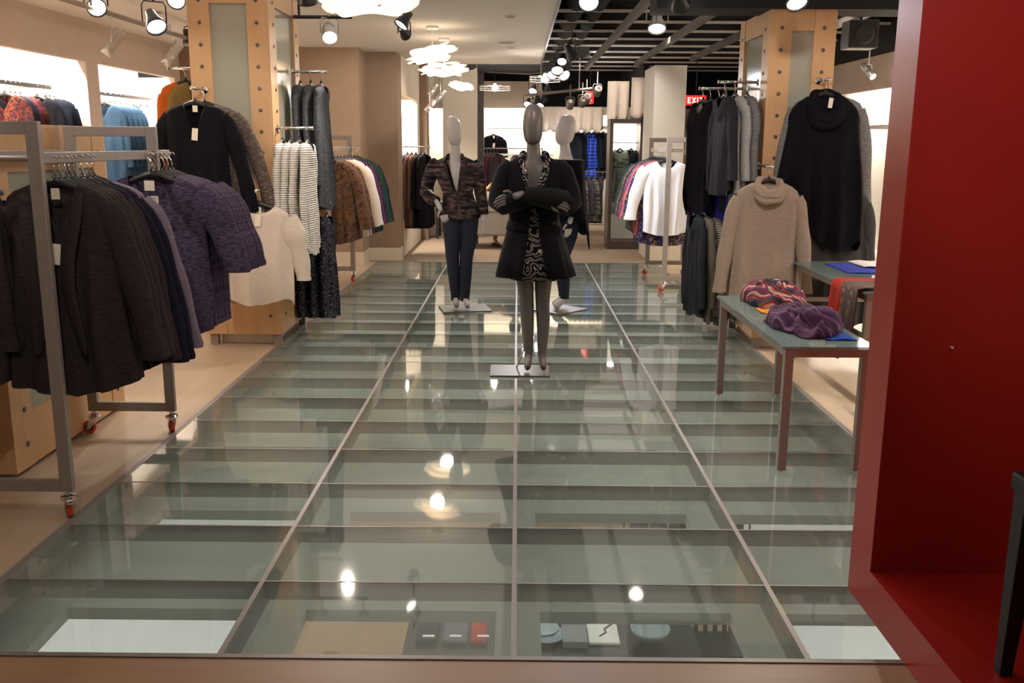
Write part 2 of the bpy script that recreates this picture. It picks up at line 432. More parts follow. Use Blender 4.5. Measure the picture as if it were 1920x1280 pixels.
# ------------------------------------------------------------------ wood and glass column / low unit
def framed_box(name, label, cat, x0, x1, y0, y1, z0, z1, glass=(.22, .36), stile=.16, railb=.24, railt=.16, dbolt=.155, feet=True, group=None, sides=('f', 'l', 'r')):
    """square timber case: corner stiles, rails, frosted panes, bolt heads; base at z0 on steel feet"""
    t = thing(name, label, cat, (x0, y0, 0), 0, group)
    W, D = x1 - x0, y1 - y0; th = .035
    def face(M, Wf, nm):
        st = stile
        mb = MB()
        for a, b in ((0, st), (Wf - st, Wf)): MB().box(a, b, 0, th, z0, z1, M).build('stile', MAPLE, t)
        MB().box(st, Wf - st, .004, th, z0, z0 + railb, M).build('bottom_rail', MAPLE, t)
        MB().box(st, Wf - st, .004, th, z1 - railt, z1, M).build('top_rail', MAPLE, t)
        MB().box(st, Wf - st, .020, .026, z0 + railb, z1 - railt, M).build('glass_panel', pane_mat('frosted_pane', (.50, .50, .42), .72, .12), t)
        bs = []
        z = z1 - .14
        while z > z0 + .06: bs.append(z); z -= dbolt
        k = 0
        for z in bs:
            for xx in (st * .55, Wf - st * .55):
                if k >= 90: break
                k += 1
                MM = M @ Matrix.Translation((xx, 0, z)) @ Matrix.Rotation(PI / 2, 4, 'X')
                MB().lathe([(.004, .007), (.011, .006), (.014, .002), (.014, -.002)], 12, MM).build('bolt', BOLT, t)
    face(Matrix.Identity(4), W, 'f')
    if 'l' in sides: face(Matrix.Translation((0, D, 0)) @ Matrix.Rotation(-PI / 2, 4, 'Z'), D - th - .0005, 'l')
    if 'r' in sides: face(Matrix.Translation((W, th + .0005, 0)) @ Matrix.Rotation(PI / 2, 4, 'Z'), D - th - .0005, 'r')
    MB().box(.02, W - .02, D - .03, D, z0, z1).build('back_panel', MAPLE, t)
    MB().box(.01, W - .01, .01, D - .01, z1 - .02, z1 - .001).build('cap', MAPLE, t)
    if z0 > .03:
        for xx in (.05, W - .05):
            for yy in (.05, D - .05):
                MB().box(xx - .03, xx + .03, yy - .03, yy + .03, 0, z0 + .01).build('foot', STEEL, t, bevel=.002)
        MB().box(.085, W - .085, .09, D - .09, 0.002, z0).build('plinth', WHITEP, t)
    return t
def arm(col_, label, p0, p1):
    """chrome display arm; a part of the column that carries it"""
    d = Vector(p1) - Vector(p0); u = d.normalized(); Z = Vector((0, 0, 0))
    if col_ is None: b = thing('wall_rail', label, 'clothes rail', p0)
    loc = (Vector(p0) - col_.location) if col_ else None
    if col_ is None:
        MB().tube([Z, d], .011, 12).build('bar', CHROME, b, smooth=True); par = b
    else: par = MB().tube([Z, d], .011, 12).build('display_arm', CHROME, col_, smooth=True, loc=loc)
    MB().tube([d, d + u * .008], .015, 12).build('end_cap', CHROME, par, smooth=True)
    MB().tube([-u * .001, u * .006], .026, 16).build('mounting_plate', CHROME, par, smooth=True)

# ------------------------------------------------------------------ lights
WARM = (1.0, .87, .76)
def lamp(kind, loc, energy, size=.1, color=WARM, aim=None, angle=None, blend=.5, sy=None):
    l = bpy.data.lights.new('lamp_light', kind); l.energy = energy; l.color = color
    if kind == 'AREA':
        l.size = size
        if sy: l.shape = 'RECTANGLE'; l.size_y = sy
    elif kind == 'SPOT': l.shadow_soft_size = size; l.spot_size = angle or R(60); l.spot_blend = blend
    else: l.shadow_soft_size = size
    o = bpy.data.objects.new('lamp_light', l); col.objects.link(o); o.location = loc
    if aim is not None:
        dv = (Vector(aim) - Vector(loc)).normalized()
        if kind == 'AREA':
            z_ = -dv; y_ = Vector((0, 1, 0)) if abs(z_.y) < .5 else Vector((0, 0, 1))
            x_ = y_.cross(z_).normalized(); y_ = z_.cross(x_)
            o.rotation_euler = Matrix((x_, y_, z_)).transposed().to_euler()
        else: o.rotation_euler = dv.to_track_quat('-Z', 'Y').to_euler()
    return o
BULB = emit('halogen_bulb', (1, .93, .82), 14)
BULBC = emit('cool_bulb', (.86, .90, 1), 14)
def spotlight(p, aim, label, kind='bell', r=.05, top=.12, energy=0, m=None, bulb=BULB, angle=70, group='track spotlights'):
    """lamp head centred at p, hung by a stem of length top, mouth turned towards aim"""
    p = Vector(p); t = thing('spotlight', label, 'spotlight', p, 0, group)
    m = m or BLACKM
    d = (Vector(aim) - p).normalized()
    M = (-d).to_track_quat('Z', 'Y').to_matrix().to_4x4()
    if kind == 'bell': prof = [(r * .25, r * 1.5), (r * .45, r * 1.45), (r * .55, r * .6), (r * .98, -r * .5), (r * 1.0, -r * .75), (r * .92, -r * .75), (r * .85, -r * .55)]
    elif kind == 'can': prof = [(r * .5, r * 1.7), (r * .95, r * 1.55), (r, r * 1.3), (r, -r * 1.1), (r * .93, -r * 1.1), (r * .90, -r * .9)]
    else: prof = [(r * .3, r * 3.0), (r * .96, r * 2.9), (r, r * 2.7), (r, .1 * r), (r * .92, 0), (r, -.1 * r), (r, -r * 2.6), (r * .93, -r * 2.6), (r * .88, -r * 2.3)]
    MB().lathe(prof, 24, M, cap=False).build('lamp_can', m, t, smooth=True)
    zb = prof[-1][1]
    MB().lathe([(r * .02, zb + .25 * r), (r * .6, zb + .12 * r), (r * .86, zb)], 20, M, cap=True).build('bulb', bulb, t, smooth=True)
    side = M.to_3x3() @ Vector((1, 0, 0)); upv = Vector((0, 0, 1))
    side = d.cross(upv); side = side.normalized() if side.length > .05 else Vector((1, 0, 0))
    a = side * r * 1.15; k = upv * r * 1.9
    MB().tube([a, a + k * .8, a * .8 + k, -a * .8 + k, -a + k * .8, -a], .005, 8).build('yoke', m, t, smooth=True)
    if top > r * 1.9: MB().cyl(k, (0, 0, top), .008, 8).build('stem', m, t)
    if energy: lamp('SPOT', p + d * (abs(zb) + .03), energy, .03, WARM if bulb is BULB else (.85, .9, 1), aim, R(angle), .6)
    return t
def pendant(p, r, ztop, label, tilt=0.1, seed=1, s=1.0):
    t = thing('pendant_lamp', label, 'pendant lamp', p, 0, 'wavy shade pendant lamps')
    rnd = random.Random(seed); n = 64
    for i, (k, z) in enumerate([(.66, .24), (.92, .13), (1.05, .01), (1.0, -.10), (.72, -.2)]):
        ph = rnd.uniform(0, 6.28); mb = MB(); rs = []
        for q, zz in ((.25, .02), (.6, .035), (.85, .02), (1.0, -.01), (.98, -.03), (.83, 0), (.6, .01), (.25, 0)):
            rs.append([(r * k * q * math.cos(u) * (1 + .04 * math.sin(5 * u + ph)), r * k * q * math.sin(u) * (1 + .04 * math.sin(5 * u + ph)),
                        r * (z + zz + tilt * q * k * math.cos(u - ph * .2) + .05 * q * math.sin(3 * u + ph))) for u in [2 * PI * j / n for j in range(n)]])
        mb.rings(rs, False, False, closed=True).build('lamp_shade', emit('paper_shade_glow', (1, .86, .66), 1.15 * s), t, smooth=True)
    MB().lathe([(.001, -.22 * r), (.1 * r, -.2 * r), (.15 * r, -.08 * r), (.09 * r, .06 * r), (.05 * r, .12 * r)], 18).build('bulb', BULB, t, smooth=True)
    MB().cyl((0, 0, .1 * r), (0, 0, ztop - p[2]), .003, 6).build('cord', WHITEP, t)
    MB().lathe([(.06, ztop - p[2] - .03), (.065, ztop - p[2] - .02), (.065, ztop - p[2])], 20).build('canopy', WHITEP, t, smooth=True)
    lamp('POINT', (p[0], p[1], p[2] - .28 * r), 14, r * .3, WARM)
    return t

# ------------------------------------------------------------------ bodies
def skin_body(nm, nodes, edges, mat, parent, root, fingers=(), sub=2, label=None, head=None):
    ks = list(nodes); me = bpy.data.meshes.new(nm)
    bm = bmesh.new(); lay = bm.verts.layers.skin.verify(); vs = {}
    for k in ks:
        p, r = nodes[k]; v = bm.verts.new(p); vs[k] = v
        v[lay].radius = r if isinstance(r, tuple) else (r, r); v[lay].use_root = (k == root)
    for a, b in edges: bm.edges.new((vs[a], vs[b]))
    bm.to_mesh(me); bm.free()
    o = bpy.data.objects.new(nm, me); col.objects.link(o)
    q = o.modifiers.new('skin', 'SKIN'); q.use_smooth_shade = True; q.branch_smoothing = .4
    q = o.modifiers.new('sub', 'SUBSURF'); q.levels = sub; q.render_levels = sub
    dg = bpy.context.evaluated_depsgraph_get(); dg.update()
    ev = bpy.data.meshes.new_from_object(o.evaluated_get(dg))
    mb = MB(); mb.add([v.co[:] for v in ev.vertices], [tuple(p.vertices) for p in ev.polygons])
    bpy.data.objects.remove(o)
    for pts, rr in fingers: mb.tube(pts, rr, 10)
    if head:   # smooth faceless egg: chin at z0, widest at 60 % of its height
        (hx, hy, hz), hh, ha, hb, lx, ly = head; rs = []
        for i in range(19):
            q = i / 18; k = math.sin(PI * min(1, max(0, q)) ** .86) ** .62 if 0 < q < 1 else .02
            k *= .80 + .24 * q
            rs.append([(hx + lx * q + ha * k * math.cos(u), hy + ly * q + hb * k * math.sin(u) * (1.0 if math.sin(u) < 0 else 1.08) + .02 * q, hz + hh * (1 - math.cos(PI * q)) / 2) for u in [2 * PI * j / 32 for j in range(32)]])
        mb.rings(rs)
    return mb.build(nm, mat, parent, smooth=True)
def hand_fingers(wrist, palm, d, side, curl, ln=.075, r=.0085):
    """five tapered fingers leaving the palm end; d direction, side = across the palm, curl = bend direction"""
    d, side, curl = Vector(d).normalized(), Vector(side).normalized(), Vector(curl).normalized()
    palm = Vector(palm); out = []
    for i, (k, l) in enumerate(((-1.5, .9), (-.5, 1.05), (.5, 1.0), (1.5, .78))):
        b = palm + side * k * .018 + d * .012
        p = [b, b + d * ln * l * .42, b + d * ln * l * .74 + curl * ln * .10, b + d * ln * l * .98 + curl * ln * .24]
        out.append((p, [r * 1.05, r, r * .88, r * .55]))
    b = palm - side * .026 - d * .03
    td = (d * .7 - side * .6).normalized()
    out.append(([b, b + td * .032, b + (td + d * .5).normalized() * .062 + curl * .01], [r * 1.2, r * 1.05, r * .6]))
    return out
def loft_cloth(rings_spec, n=48, seed=0, fold=.01, kf=8, v0=.0, x0=0, y0=0):
    """rings_spec: (z, cx, cy, a, b[, foldfactor])"""
    rnd = random.Random(seed); p1, p2 = rnd.uniform(0, 6), rnd.uniform(0, 6)
    rs = []
    for i, s in enumerate(rings_spec):
        z, cx, cy, a, b = s[:5]; ff = s[5] if len(s) > 5 else 0
        ring = []
        for k in range(n):
            u = 2 * PI * k / n
            rr = 1 + ff * fold * (math.sin(kf * u + p1 + z) + .5 * math.sin((kf * 2 + 1) * u + p2)) / .1
            ring.append((cx + a * spow(math.cos(u), .9) * rr, cy + b * spow(math.sin(u), .9) * rr, z))
        rs.append(ring)
    return rs
# ================================================================== THE SETTING
Y0, ROWP, YF, XE = 2.63, .4965, 12.41, 1.85
CX = [-XE, -.914, 0.0, .914, XE]
fl = MB()
for a in ((-4.2, -XE - .02, -1.5, YF), (XE + .02, 4.3, -1.5, YF)): fl.box(a[0], a[1], a[2], a[3], -.06, 0)
struct('floor', fl, FLOORW)
struct('trim_1', MB().box(-XE - .02, XE + .02, -1.5, Y0 - .02, -.06, 0), wood('threshold_wood', (.40, .235, .135), 'X', .6, .42, world=True))  # weaker light on the front strip put into a darker wood colour
struct('floor', MB().box(-2.6, 4.3, YF + .03, 19, -.06, 0.0), CARPET)
gp = MB(); rowsY = []
y = Y0
while y < YF - .05: rowsY.append(y); y += ROWP
for i in range(4):
    for y in rowsY:
        gp.box(CX[i] + .008, CX[i + 1] - .008, y + .006, min(y + ROWP, YF) - .006, -.022, 0)
struct('floor', gp, glass_floor_mat())
gb = MB()
for k, x in enumerate(CX):
    gb.box(x - .009, x + .009, Y0 - .01, YF, -.10, .0015)
for x in (-XE - .014, XE + .014): gb.box(x - .008, x + .008, Y0 - .02, YF, -.12, .004)
for y in rowsY + [YF]: gb.box(-XE, XE, y - .0045, y + .0045, -.07, .001)
gb.box(-XE - .02, XE + .02, Y0 - .022, Y0 - .008, -.12, .004)
gb.box(-XE - .02, XE + .02, YF, YF + .03, -.12, .006)
struct('trim_2', gb, plain('floor_bar_metal', (.26, .235, .21), .45, .3, .05, 20))
# structure under the glass: a pale deck with slots, and the storey below
DS = -.23; slots = []
E1 = 3.35
k = 0
while E1 + .993 * k < YF:
    e = E1 + .993 * k; slots.append((e - (.37 if k == 0 else .25), e)); k += 1
sb = MB(); yy = Y0 - .4
for a, b in slots:
    sb.box(-XE - .2, XE + .2, yy, a, DS - .05, DS); yy = b
    for i in range(4):
        l, r_ = CX[i], CX[i + 1]
        sb.box(l - (.2 if i == 0 else 0), l + .10, a, b, DS - .05, DS); sb.box(r_ - .07, r_ + (.2 if i == 3 else 0), a, b, DS - .05, DS)
sb.box(-XE - .2, XE + .2, yy, YF + .3, DS - .05, DS)
struct('ceiling', sb, plain('deck_paint', (.62, .62, .58), .8, 0, .03))
pit = MB(); pit.box(-XE - .24, -XE - .2, Y0 - .4, YF + .3, DS, -.06); pit.box(XE + .2, XE + .24, Y0 - .4, YF + .3, DS, -.06)
pit.box(-XE - .24, XE + .24, YF + .3, YF + .34, DS, -.06); pit.box(-XE - .24, XE + .24, Y0 - .44, Y0 - .4, DS, -.06)
struct('wall_pit', pit, WHITEP)
ZL = -3.4
struct('floor', MB().box(-2.3, 2.3, 2, 16, ZL - .05, ZL), FLOORB)
struct('floor', MB().box(-6.5, -2.3, 2, 16, ZL - .05, ZL).box(2.3, 6.5, 2, 16, ZL - .05, ZL), plain('white_tile', (.75, .75, .75), .25, 0, .02))
struct('wall_lower', MB().box(-6.5, 6.5, 16, 16.1, ZL, -.3).box(-6.6, -6.5, 2, 16, ZL, -.3).box(6.5, 6.6, 2, 16, ZL, -.3), WHITEP)

# ceilings
ZC = 2.70
YC = G(955, 120, ZC).y; XC = .325
cb = MB().box(-4.2, XC, -2, YC, ZC, ZC + .14)
struct('ceiling', cb, CEILW)
struct('trim_3', MB().box(XC, XC + .02, -2, YC + .02, ZC - .015, ZC + .16).box(-1.6, XC, YC, YC + .02, ZC - .01, ZC + .30), plain('ceiling_edge_metal', (.13, .11, .10), .5))
dk = MB().box(-4.4, 6.0, -2, 22, 3.28, 3.36)
struct('ceiling', dk, DARKC)
zb = 2.95; ys = [G(1150, p, zb).y for p in (18, 37, 55, 69, 83, 96, 106)]
pitchY = (ys[-1] - ys[0]) / 6
n = 0; beams = MB(); strips = MB(); y = ys[0] - 3 * pitchY
while y < 19.5:
    beams.box(XC + .04, 4.3, y + .02, y + .10, zb - .02, 3.28)
    strips.box(XC + .06, 4.3, y + .004, y + .02, zb - .024, zb + .004)
    y += pitchY; n += 1
struct('trim_4', beams, DARKC); struct('trim_5', strips, STRIP)
for i, x in enumerate((1.08, 1.77, 2.44, 3.17)):
    struct('trim_%d' % (6 + i), MB().box(x - .028, x + .028, 2, 15.5 - i * .9, 2.70, 2.77), RAILP)
struct('trim_10', MB().box(1.0, 4.3, 7.1, 7.5, 2.52, 2.78), DARKC)
du = MB()
for x, z, r_ in ((.62, 3.05, .12), (.85, 3.02, .09)): du.cyl((x, 7.5, z), (x, 19, z), r_, 18)
struct('trim_11', du, DARKC, smooth=True)
du = MB(); du.tube([(-1.2, YC + .5, 2.95), (0, YC + .9, 2.92), (1.1, YC + .7, 2.98)], .13, 16); du.tube([(-1.3, YC + 2.2, 2.85), (.2, YC + 2.6, 2.82), (.9, YC + 2.4, 2.9)], .09, 14)
struct('trim_12', du, plain('duct_grey', (.05, .05, .055), .5), smooth=True)

# left wall with two lit wall bays
XL = -4.2; yA = AX(160, 113, XL).y; yB = AX(184, 122, XL).y; yC2 = 12.0; ZN = 2.31
wl = MB().box(XL - .08, XL, -2, yC2, ZN, 3.3).box(XL - .6, XL, -2, 5.5, 0, ZN).box(XL - .6, XL, yA, yB, 0, ZN).box(XL - .6, XL, 11.8, 12.3, 0, ZN)
wl.box(XL - .6, XL, 5.5, 11.8, 0, .25)
struct('wall_left', wl, WALLB)
struct('wall_left', MB().box(XL - .7, XL - .6, 5.3, 12.2, 0, 3.3), NICHEW)
tw = MB().box(XL, -1.98, 12.0, 12.6, 0, ZC)
struct('wall_back', tw, TAUPE)
xT = AY(747, 300, 12.55).x
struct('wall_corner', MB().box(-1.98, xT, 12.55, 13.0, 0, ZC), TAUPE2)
bb = MB().box(XL, -1.975, 11.97, 12.0, 0, .17).box(-1.98, -1.965, 12.0, 12.55, 0, .17).box(-1.97, xT + .02, 12.52, 12.55, 0, .17).box(xT, xT + .02, 12.55, 12.75, 0, .17)
struct('baseboard_left', bb, plain('cream_baseboard', (.62, .54, .42), .5, 0, .02))
# side wall beyond with a lit bay
ys0, ys1 = 12.8, 15.0
sw = MB().box(xT - .08, xT, 13.0, 15.35, 2.2, 3.2).box(xT - .5, xT, 13.0, 15.35, 0, .5).box(xT - .5, xT, ys1, 15.35, .5, 2.2).box(xT - .5, xT - .45, 13.0, 15.0, .5, 3.2)
struct('wall_side', sw, WALLC)
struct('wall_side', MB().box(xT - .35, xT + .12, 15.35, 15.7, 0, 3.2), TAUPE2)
# far walls
xq0, xq1 = AY(831, 300, 16.6).x, AY(895, 300, 16.6).x
struct('wall_far', MB().box(xq0, xq1, 16.6, 17.2, 0, 3.2), WALLC)
struct('trim_13', MB().box(xq1, AY(907, 300, 16.8).x, 16.8, 17.0, 0, 3.2), plain('dark_frame_paint', (.05, .04, .035), .5))
fw = MB().box(-2.6, 2.2, 18.6, 18.7, 0, 1.15).box(-2.6, .47, 18.6, 18.7, 2.22, 2.72).box(.47, 2.2, 18.6, 18.7, 2.1, 2.25).box(-2.6, .47, 19.0, 19.1, 0, 2.6).box(.47, 2.2, 19.0, 19.1, 0, 2.2).box(xT - .9, xq0, 16.9, 17.0, 0, 1.0).box(xT - .9, xq0, 16.9, 17.0, 2.15, 3.1).box(xT - .9, xq0, 17.5, 17.6, 0, 3.1)
struct('wall_far', fw, WALLC)
struct('wall_far', MB().box(-4.5, 6, 21.0, 21.1, 0, 3.3).box(2.2, 2.3, 17, 21, 0, 3.3), DARKC)
# clad column right of the glass, panels hanging from the dark ceiling
xw0, xw1 = AY(1222, 300, 12.7).x, AY(1281, 300, 12.7).x
struct('wall_column', MB().box(xw0, xw1, 12.7, 13.7, .0, AY(1250, 122, 12.7).z), WHITEP)
struct('baseboard_column', MB().box(xw0 - .015, xw1 + .015, 12.68, 12.7, 0, .45), plain('cream_baseboard', (.62, .54, .42)))
# right wall with lit bay
XR = 4.3; zR = AX(1600, 115, XR).z; yR = AX(1600, 175, XR).y
zRn = AX(1610, 173, XR).z
wr = MB().box(XR, XR + .08, -2, 17, zRn, zR).box(XR, XR + .55, 14.0, 17, 0, zRn).box(XR, XR + .55, -2, 4.0, 0, zRn)
struct('wall_right', wr, WALLB)
struct('wall_right', MB().box(XR + .5, XR + .6, 3.8, 14.2, 0, zR).box(XR, XR + .5, 4.0, 14, .0, .2), NICHEW)
struct('wall_right', MB().box(XR, XR + .6, -2, 17, zR, 3.3), DARKC)
struct('wall_far', MB().box(2.3, 5, 16.5, 16.6, 0, 2.15), plain('brown_wall_paint', (.12, .085, .06), .7))
# walls behind the camera close the shop
struct('wall_front', MB().box(-4.8, 5, -2.1, -2, 0, 3.3), WALLB)

# ceiling vents
for i, (px, py, w) in enumerate(((957, 30, .05), (949, 78, .11), (958, 88, .06))):
    p = G(px, py, ZC)
    t = thing('ceiling_vent', ['small round ceiling vent nearest the entrance', 'wide round vent in the white ceiling, largest of three', 'small round vent just beyond the wide one in the white ceiling'][i], 'ceiling vent', (p.x, p.y, ZC), 0)
    MB().lathe([(w, -.012), (w * 1.0, 0)], 28).build('rim', CEILW, t)
    MB().lathe([(w * .86, -.014), (w * .86, -.010)], 28).build('grille', plain('vent_shadow', (.25, .23, .21), .7), t)

# hanging cloth panels and valance at the back right
def drape(label, x0, x1, y, z0, z1, wav=.02, kf=5, cat='fabric panel', group=None, m=None, sag=0.0, slant=0.0):
    n, mrows = 40, 8; vs = []; fs = []
    for j in range(mrows + 1):
        for i in range(n + 1):
            t, v = i / n, j / mrows
            vs.append((lerp(x0, x1, t) + slant * v, y + wav * math.sin(kf * 2 * PI * t + .6 * v) * (.4 + v), lerp(z1, z0, v) + .02 * sag * math.sin(PI * t) - .03 * wav / .02 * v * abs(math.sin(kf * PI * t))))
    for j in range(mrows):
        for i in range(n): a = j * (n + 1) + i; fs.append((a, a + 1, a + n + 2, a + n + 1))
    o = MB().add(vs, fs).build('hanging_fabric_panel', m or cloth('canvas', (.42, .36, .31), (.5, .44, .38)), None, smooth=True, solid=.012)
    return tag(o, label, cat, group)
p0, p1 = AY(1012, 202, 17.0), AY(1130, 242, 17.0)
drape('long crumpled off-white fabric valance hung over the back wall rail', p0.x, p1.x, 17.0, p1.z, p0.z + .02, .04, 6, 'valance')
a, b = AY(1140, 152, 16.0), AY(1178, 222, 16.0)
drape('wide pale fabric panel hanging at the back left of the white column', a.x, b.x, 16.0, b.z, a.z, .03, 2)
a, b = AY(1185, 145, 16.0), AY(1207, 218, 16.0)
drape('narrow pale fabric panel right beside the white column', a.x, b.x, 16.0, b.z, a.z, .02, 1)

# ================================================================== TIMBER COLUMNS AND LOW UNITS
zpR = AY(1490, 14, 7.12).z
PXL = AY(350, 20, 7.12).x
COL_L = framed_box('timber_column', 'square maple column with bolted frosted glass panels, left of the walkway', 'display column', PXL, -1.82, 7.12, 8.06, .09, ZC)
COL_R = framed_box('timber_column', 'square maple column with bolted frosted glass panels, right of the walkway', 'display column', 1.83, AY(1572, 15, 7.12).x, 7.12, 8.06, .09, zpR)
framed_box('partition_unit', 'low maple partition with glass panels behind the near left rack', 'partition', -2.80, -2.34, 4.15, 5.38, .02, AY(215, 238, 5.38).z, feet=False, railb=.26, railt=.22, stile=.15, dbolt=.17)

# open shelving unit behind the right rolling rack
t = thing('shelving_unit', 'open maple shelving unit behind the right rolling rack', 'shelving', (2.08, 10.2, 0))
for xx in (0, .42): MB().box(xx, xx + .035, 0, .5, 0, 1.08).build('side_panel', MAPLE, t)
for zz in (.05, .40, .72, 1.05): MB().box(.035, .42, 0.01, .5, zz, zz + .025).build('shelf', MAPLE_Y, t)
MB().box(.035, .42, .48, .5, .05, 1.08).build('back_panel', MAPLE, t)
tag(MB().box(2.16, 2.42, 10.24, 10.56, .425, .465).build('folded_sweater', cloth('fold_grey', (.30, .31, .34)), bevel=.015), 'grey folded sweater on the shelf of the open maple shelving unit', 'sweater')

# ================================================================== RED DISPLAY BOX
rx, ry1 = AY(1592, 1103, 3.11).x, 3.11
t = thing('red_display_box', 'large glossy red display box at the right edge', 'display box', (rx, 0, 0))
MB().box(0, 2.6, .9, 2.93, 0, .15).build('platform', RED, t)
MB().box(0, 2.6, 2.93, 3.11, 0, 3.0).build('back_wall', RED, t)
MB().box(-.004, 0, 2.93, 3.114, 0, 3.0).box(-.004, 0, .9, 2.93, 0, .152).build('edge_panel', REDEDGE, t)
MB().cyl((AY(1784, 651, 2.93).x - rx, 2.93, AY(1784, 651, 2.93).z), (AY(1784, 651, 2.93).x - rx, 2.922, AY(1784, 651, 2.93).z), .004, 8).build('screw', WHITEP, t)

# black stool on the platform
p = G(1880, 1262, .15)
t = thing('black_stool', 'black wooden seat with tapered splayed leg on the red platform', 'stool', (p.x, p.y, .15))
top = AY(1903, 886, p.y + .02).z - .15
tx = AY(1914, 895, p.y + .02).x - p.x
BW = wood('black_stained_wood', (.004, .004, .004), 'Z', 1, .5)
for (sx, sy) in ((0, 0), (1, 0), (0, -1), (1, -1)):
    ox = sx * .52; oy = sy * .46; bx = ox + (.03 if sx else 0); q = tx if not sx else -tx
    tw_, bw_ = .030, .017
    rs = [[(bx - bw_, oy - bw_, 0), (bx + bw_, oy - bw_, 0), (bx + bw_, oy + bw_, 0), (bx - bw_, oy + bw_, 0)],
          [(ox + q - tw_ + .022, oy - tw_, top - .05), (ox + q + tw_ + .022, oy - tw_, top - .05), (ox + q + tw_ + .022, oy + tw_, top - .05), (ox + q - tw_ + .022, oy + tw_, top - .05)]]
    MB().rings(rs).build('leg', BW, t, bevel=.003)
MB().box(tx - .015, .60, -.50, .04, top - .05, top).build('seat', BW, t, bevel=.008)
# ================================================================== RACKS
ZRL = 1.49
XA = -1.87; YA0, YA1 = 3.68, 4.87
rolling_rack(XA, YA0, YA1, -.42, 'grey metal rolling rack at the near left with orange wheels, nearest the camera', over=.22)
XCk = -1.86
rolling_rack(XCk, 9.26, 10.55, -.42, 'grey metal rolling rack before the taupe wall, far left of the glass floor')
XD = 1.585
rolling_rack(XD, 9.97, 11.31, .46, 'grey metal rolling rack at the right of the glass floor holding the white blouse', over=0)

charcoal = cloth('charcoal_knit', (.026, .020, .020), (.050, .040, .040))
brownk = cloth('dark_brown_knit', (.026, .017, .018), (.048, .034, .036))
navy = cloth('navy_knit', (.010, .010, .020), (.018, .018, .034))
lav = cloth('lavender_jersey', (.16, .13, .18), (.24, .20, .26))
purple = cloth('purple_melange', (.012, .009, .022), (.15, .115, .20), sc=1.3)
black = cloth('black_knit', (.004, .004, .006), (.009, .008, .011))
whiteR = cloth('white_rib', (.58, .57, .53), (.80, .79, .75), 'hrib', 1.6)
dstripe = cloth('black_fleck_knit', (.012, .012, .018), (.20, .20, .24), 'fleck')
dgrey = cloth('grey_streak_knit', (.03, .034, .042), (.12, .13, .15))
cream = cloth('cream_knit', (.60, .52, .44), (.70, .62, .54), rough=.85)

mix = dict(w=.215, L=.82, hem=.27, sl=.60, sr=.062, sout=.13, fold=.022)
make_garment('cardigan', charcoal, 'charcoal draped cardigan with beige tags, front of the near left rack', 'cardigan', (XA, 3.82, ZRL), 0, 'dark knitwear on the near left rack', tags=2, vd=.34, nw=.10, seed=4, **mix)
cg = [o for o in bpy.data.objects if o.get('label', '').startswith('charcoal draped cardigan')][0]
for s_ in (-1, 1):
    MB().tube([(s_ * .085, .02, -.105), (s_ * .105, -.035, -.135), (s_ * .095, -.062, -.24), (s_ * .062, -.078, -.36), (s_ * .045, -.085, -.50), (s_ * .075, -.085, -.66), (s_ * .10, -.080, -.82)], [.014, .030, .040, .044, .042, .034, .016], 16, flat=.45).build('draped_lapel', charcoal, cg, smooth=True, sub=1)
hang_row('cardigan', charcoal, 'dark grey-brown long-sleeved cardigan', 'cardigan', (XA, 3.865, ZRL), (0.004, .042, 0), 2, 0, 'dark knitwear on the near left rack', 'behind the tagged charcoal one', 'from the front', vd=.2, **mix)
hang_row('cardigan', brownk, 'plum brown cardigan', 'cardigan', (XA, 3.95, ZRL), (0, .042, 0), 2, 0, 'plum cardigans on the near left rack', 'on the near left rack', vd=.2, **dict(mix, L=.80, sl=.64))
hang_row('sweater', navy, 'navy long-sleeved top', 'sweater', (XA + .01, 4.04, ZRL), (.006, .05, 0), 2, 0, 'navy tops on the near left rack', 'in the middle of the near left rack', vd=.15, **dict(mix, L=.80, sl=.66, sout=.145))
make_garment('sweater', lav, 'lavender grey long-sleeved top between navy and purple ones', 'sweater', (XA + .01, 4.15, ZRL), 0, vd=.15, seed=8, **dict(mix, w=.225, L=.70, sl=.62, sout=.155))
pm = dict(w=.25, L=.78, hem=.27, sl=.36, sr=.085, sout=.15, fold=.016, kf=5, d=.040)
make_garment('blouse', purple, 'purple melange draped blouse with barcode tag, front of the purple set', 'blouse', (XA + .03, 4.76, ZRL), R(3), 'purple blouses on the near left rack', neck='v', vd=.36, nw=.12, seed=5, swag=.030, **pm)
pt = [o for o in bpy.data.objects if o.get('label', '').startswith('purple melange draped blouse with barcode')][0]
card(pt, .0, -.05, -.125, .05, .05, 'neck_label', CARD, 0)
card(pt, .004, -.07, -.23, .055, .12, 'price_tag', CARD, .03, label='large beige tag')
card(pt, .03, -.075, -.20, .036, .065, 'barcode_tag', WHITEP, .05, True, 'white barcode tag')
hang_row('blouse', purple, 'purple melange blouse', 'blouse', (XA + .015, 4.81, ZRL), (.004, .045, 0), 6, R(3), 'purple blouses on the near left rack', 'behind the tagged purple one', vd=.22, nw=.09, **pm)
hang_row('sweater', charcoal, 'charcoal sweater', 'sweater', (XA - .42, 3.735, ZRL), (0, .05, 0), 3, 0, 'charcoal sweaters on the inner rail', 'on the inner rail of the near left rack', vd=.12, w=.19, L=.8, hem=.2, sl=.55, sr=.05, sout=.02)

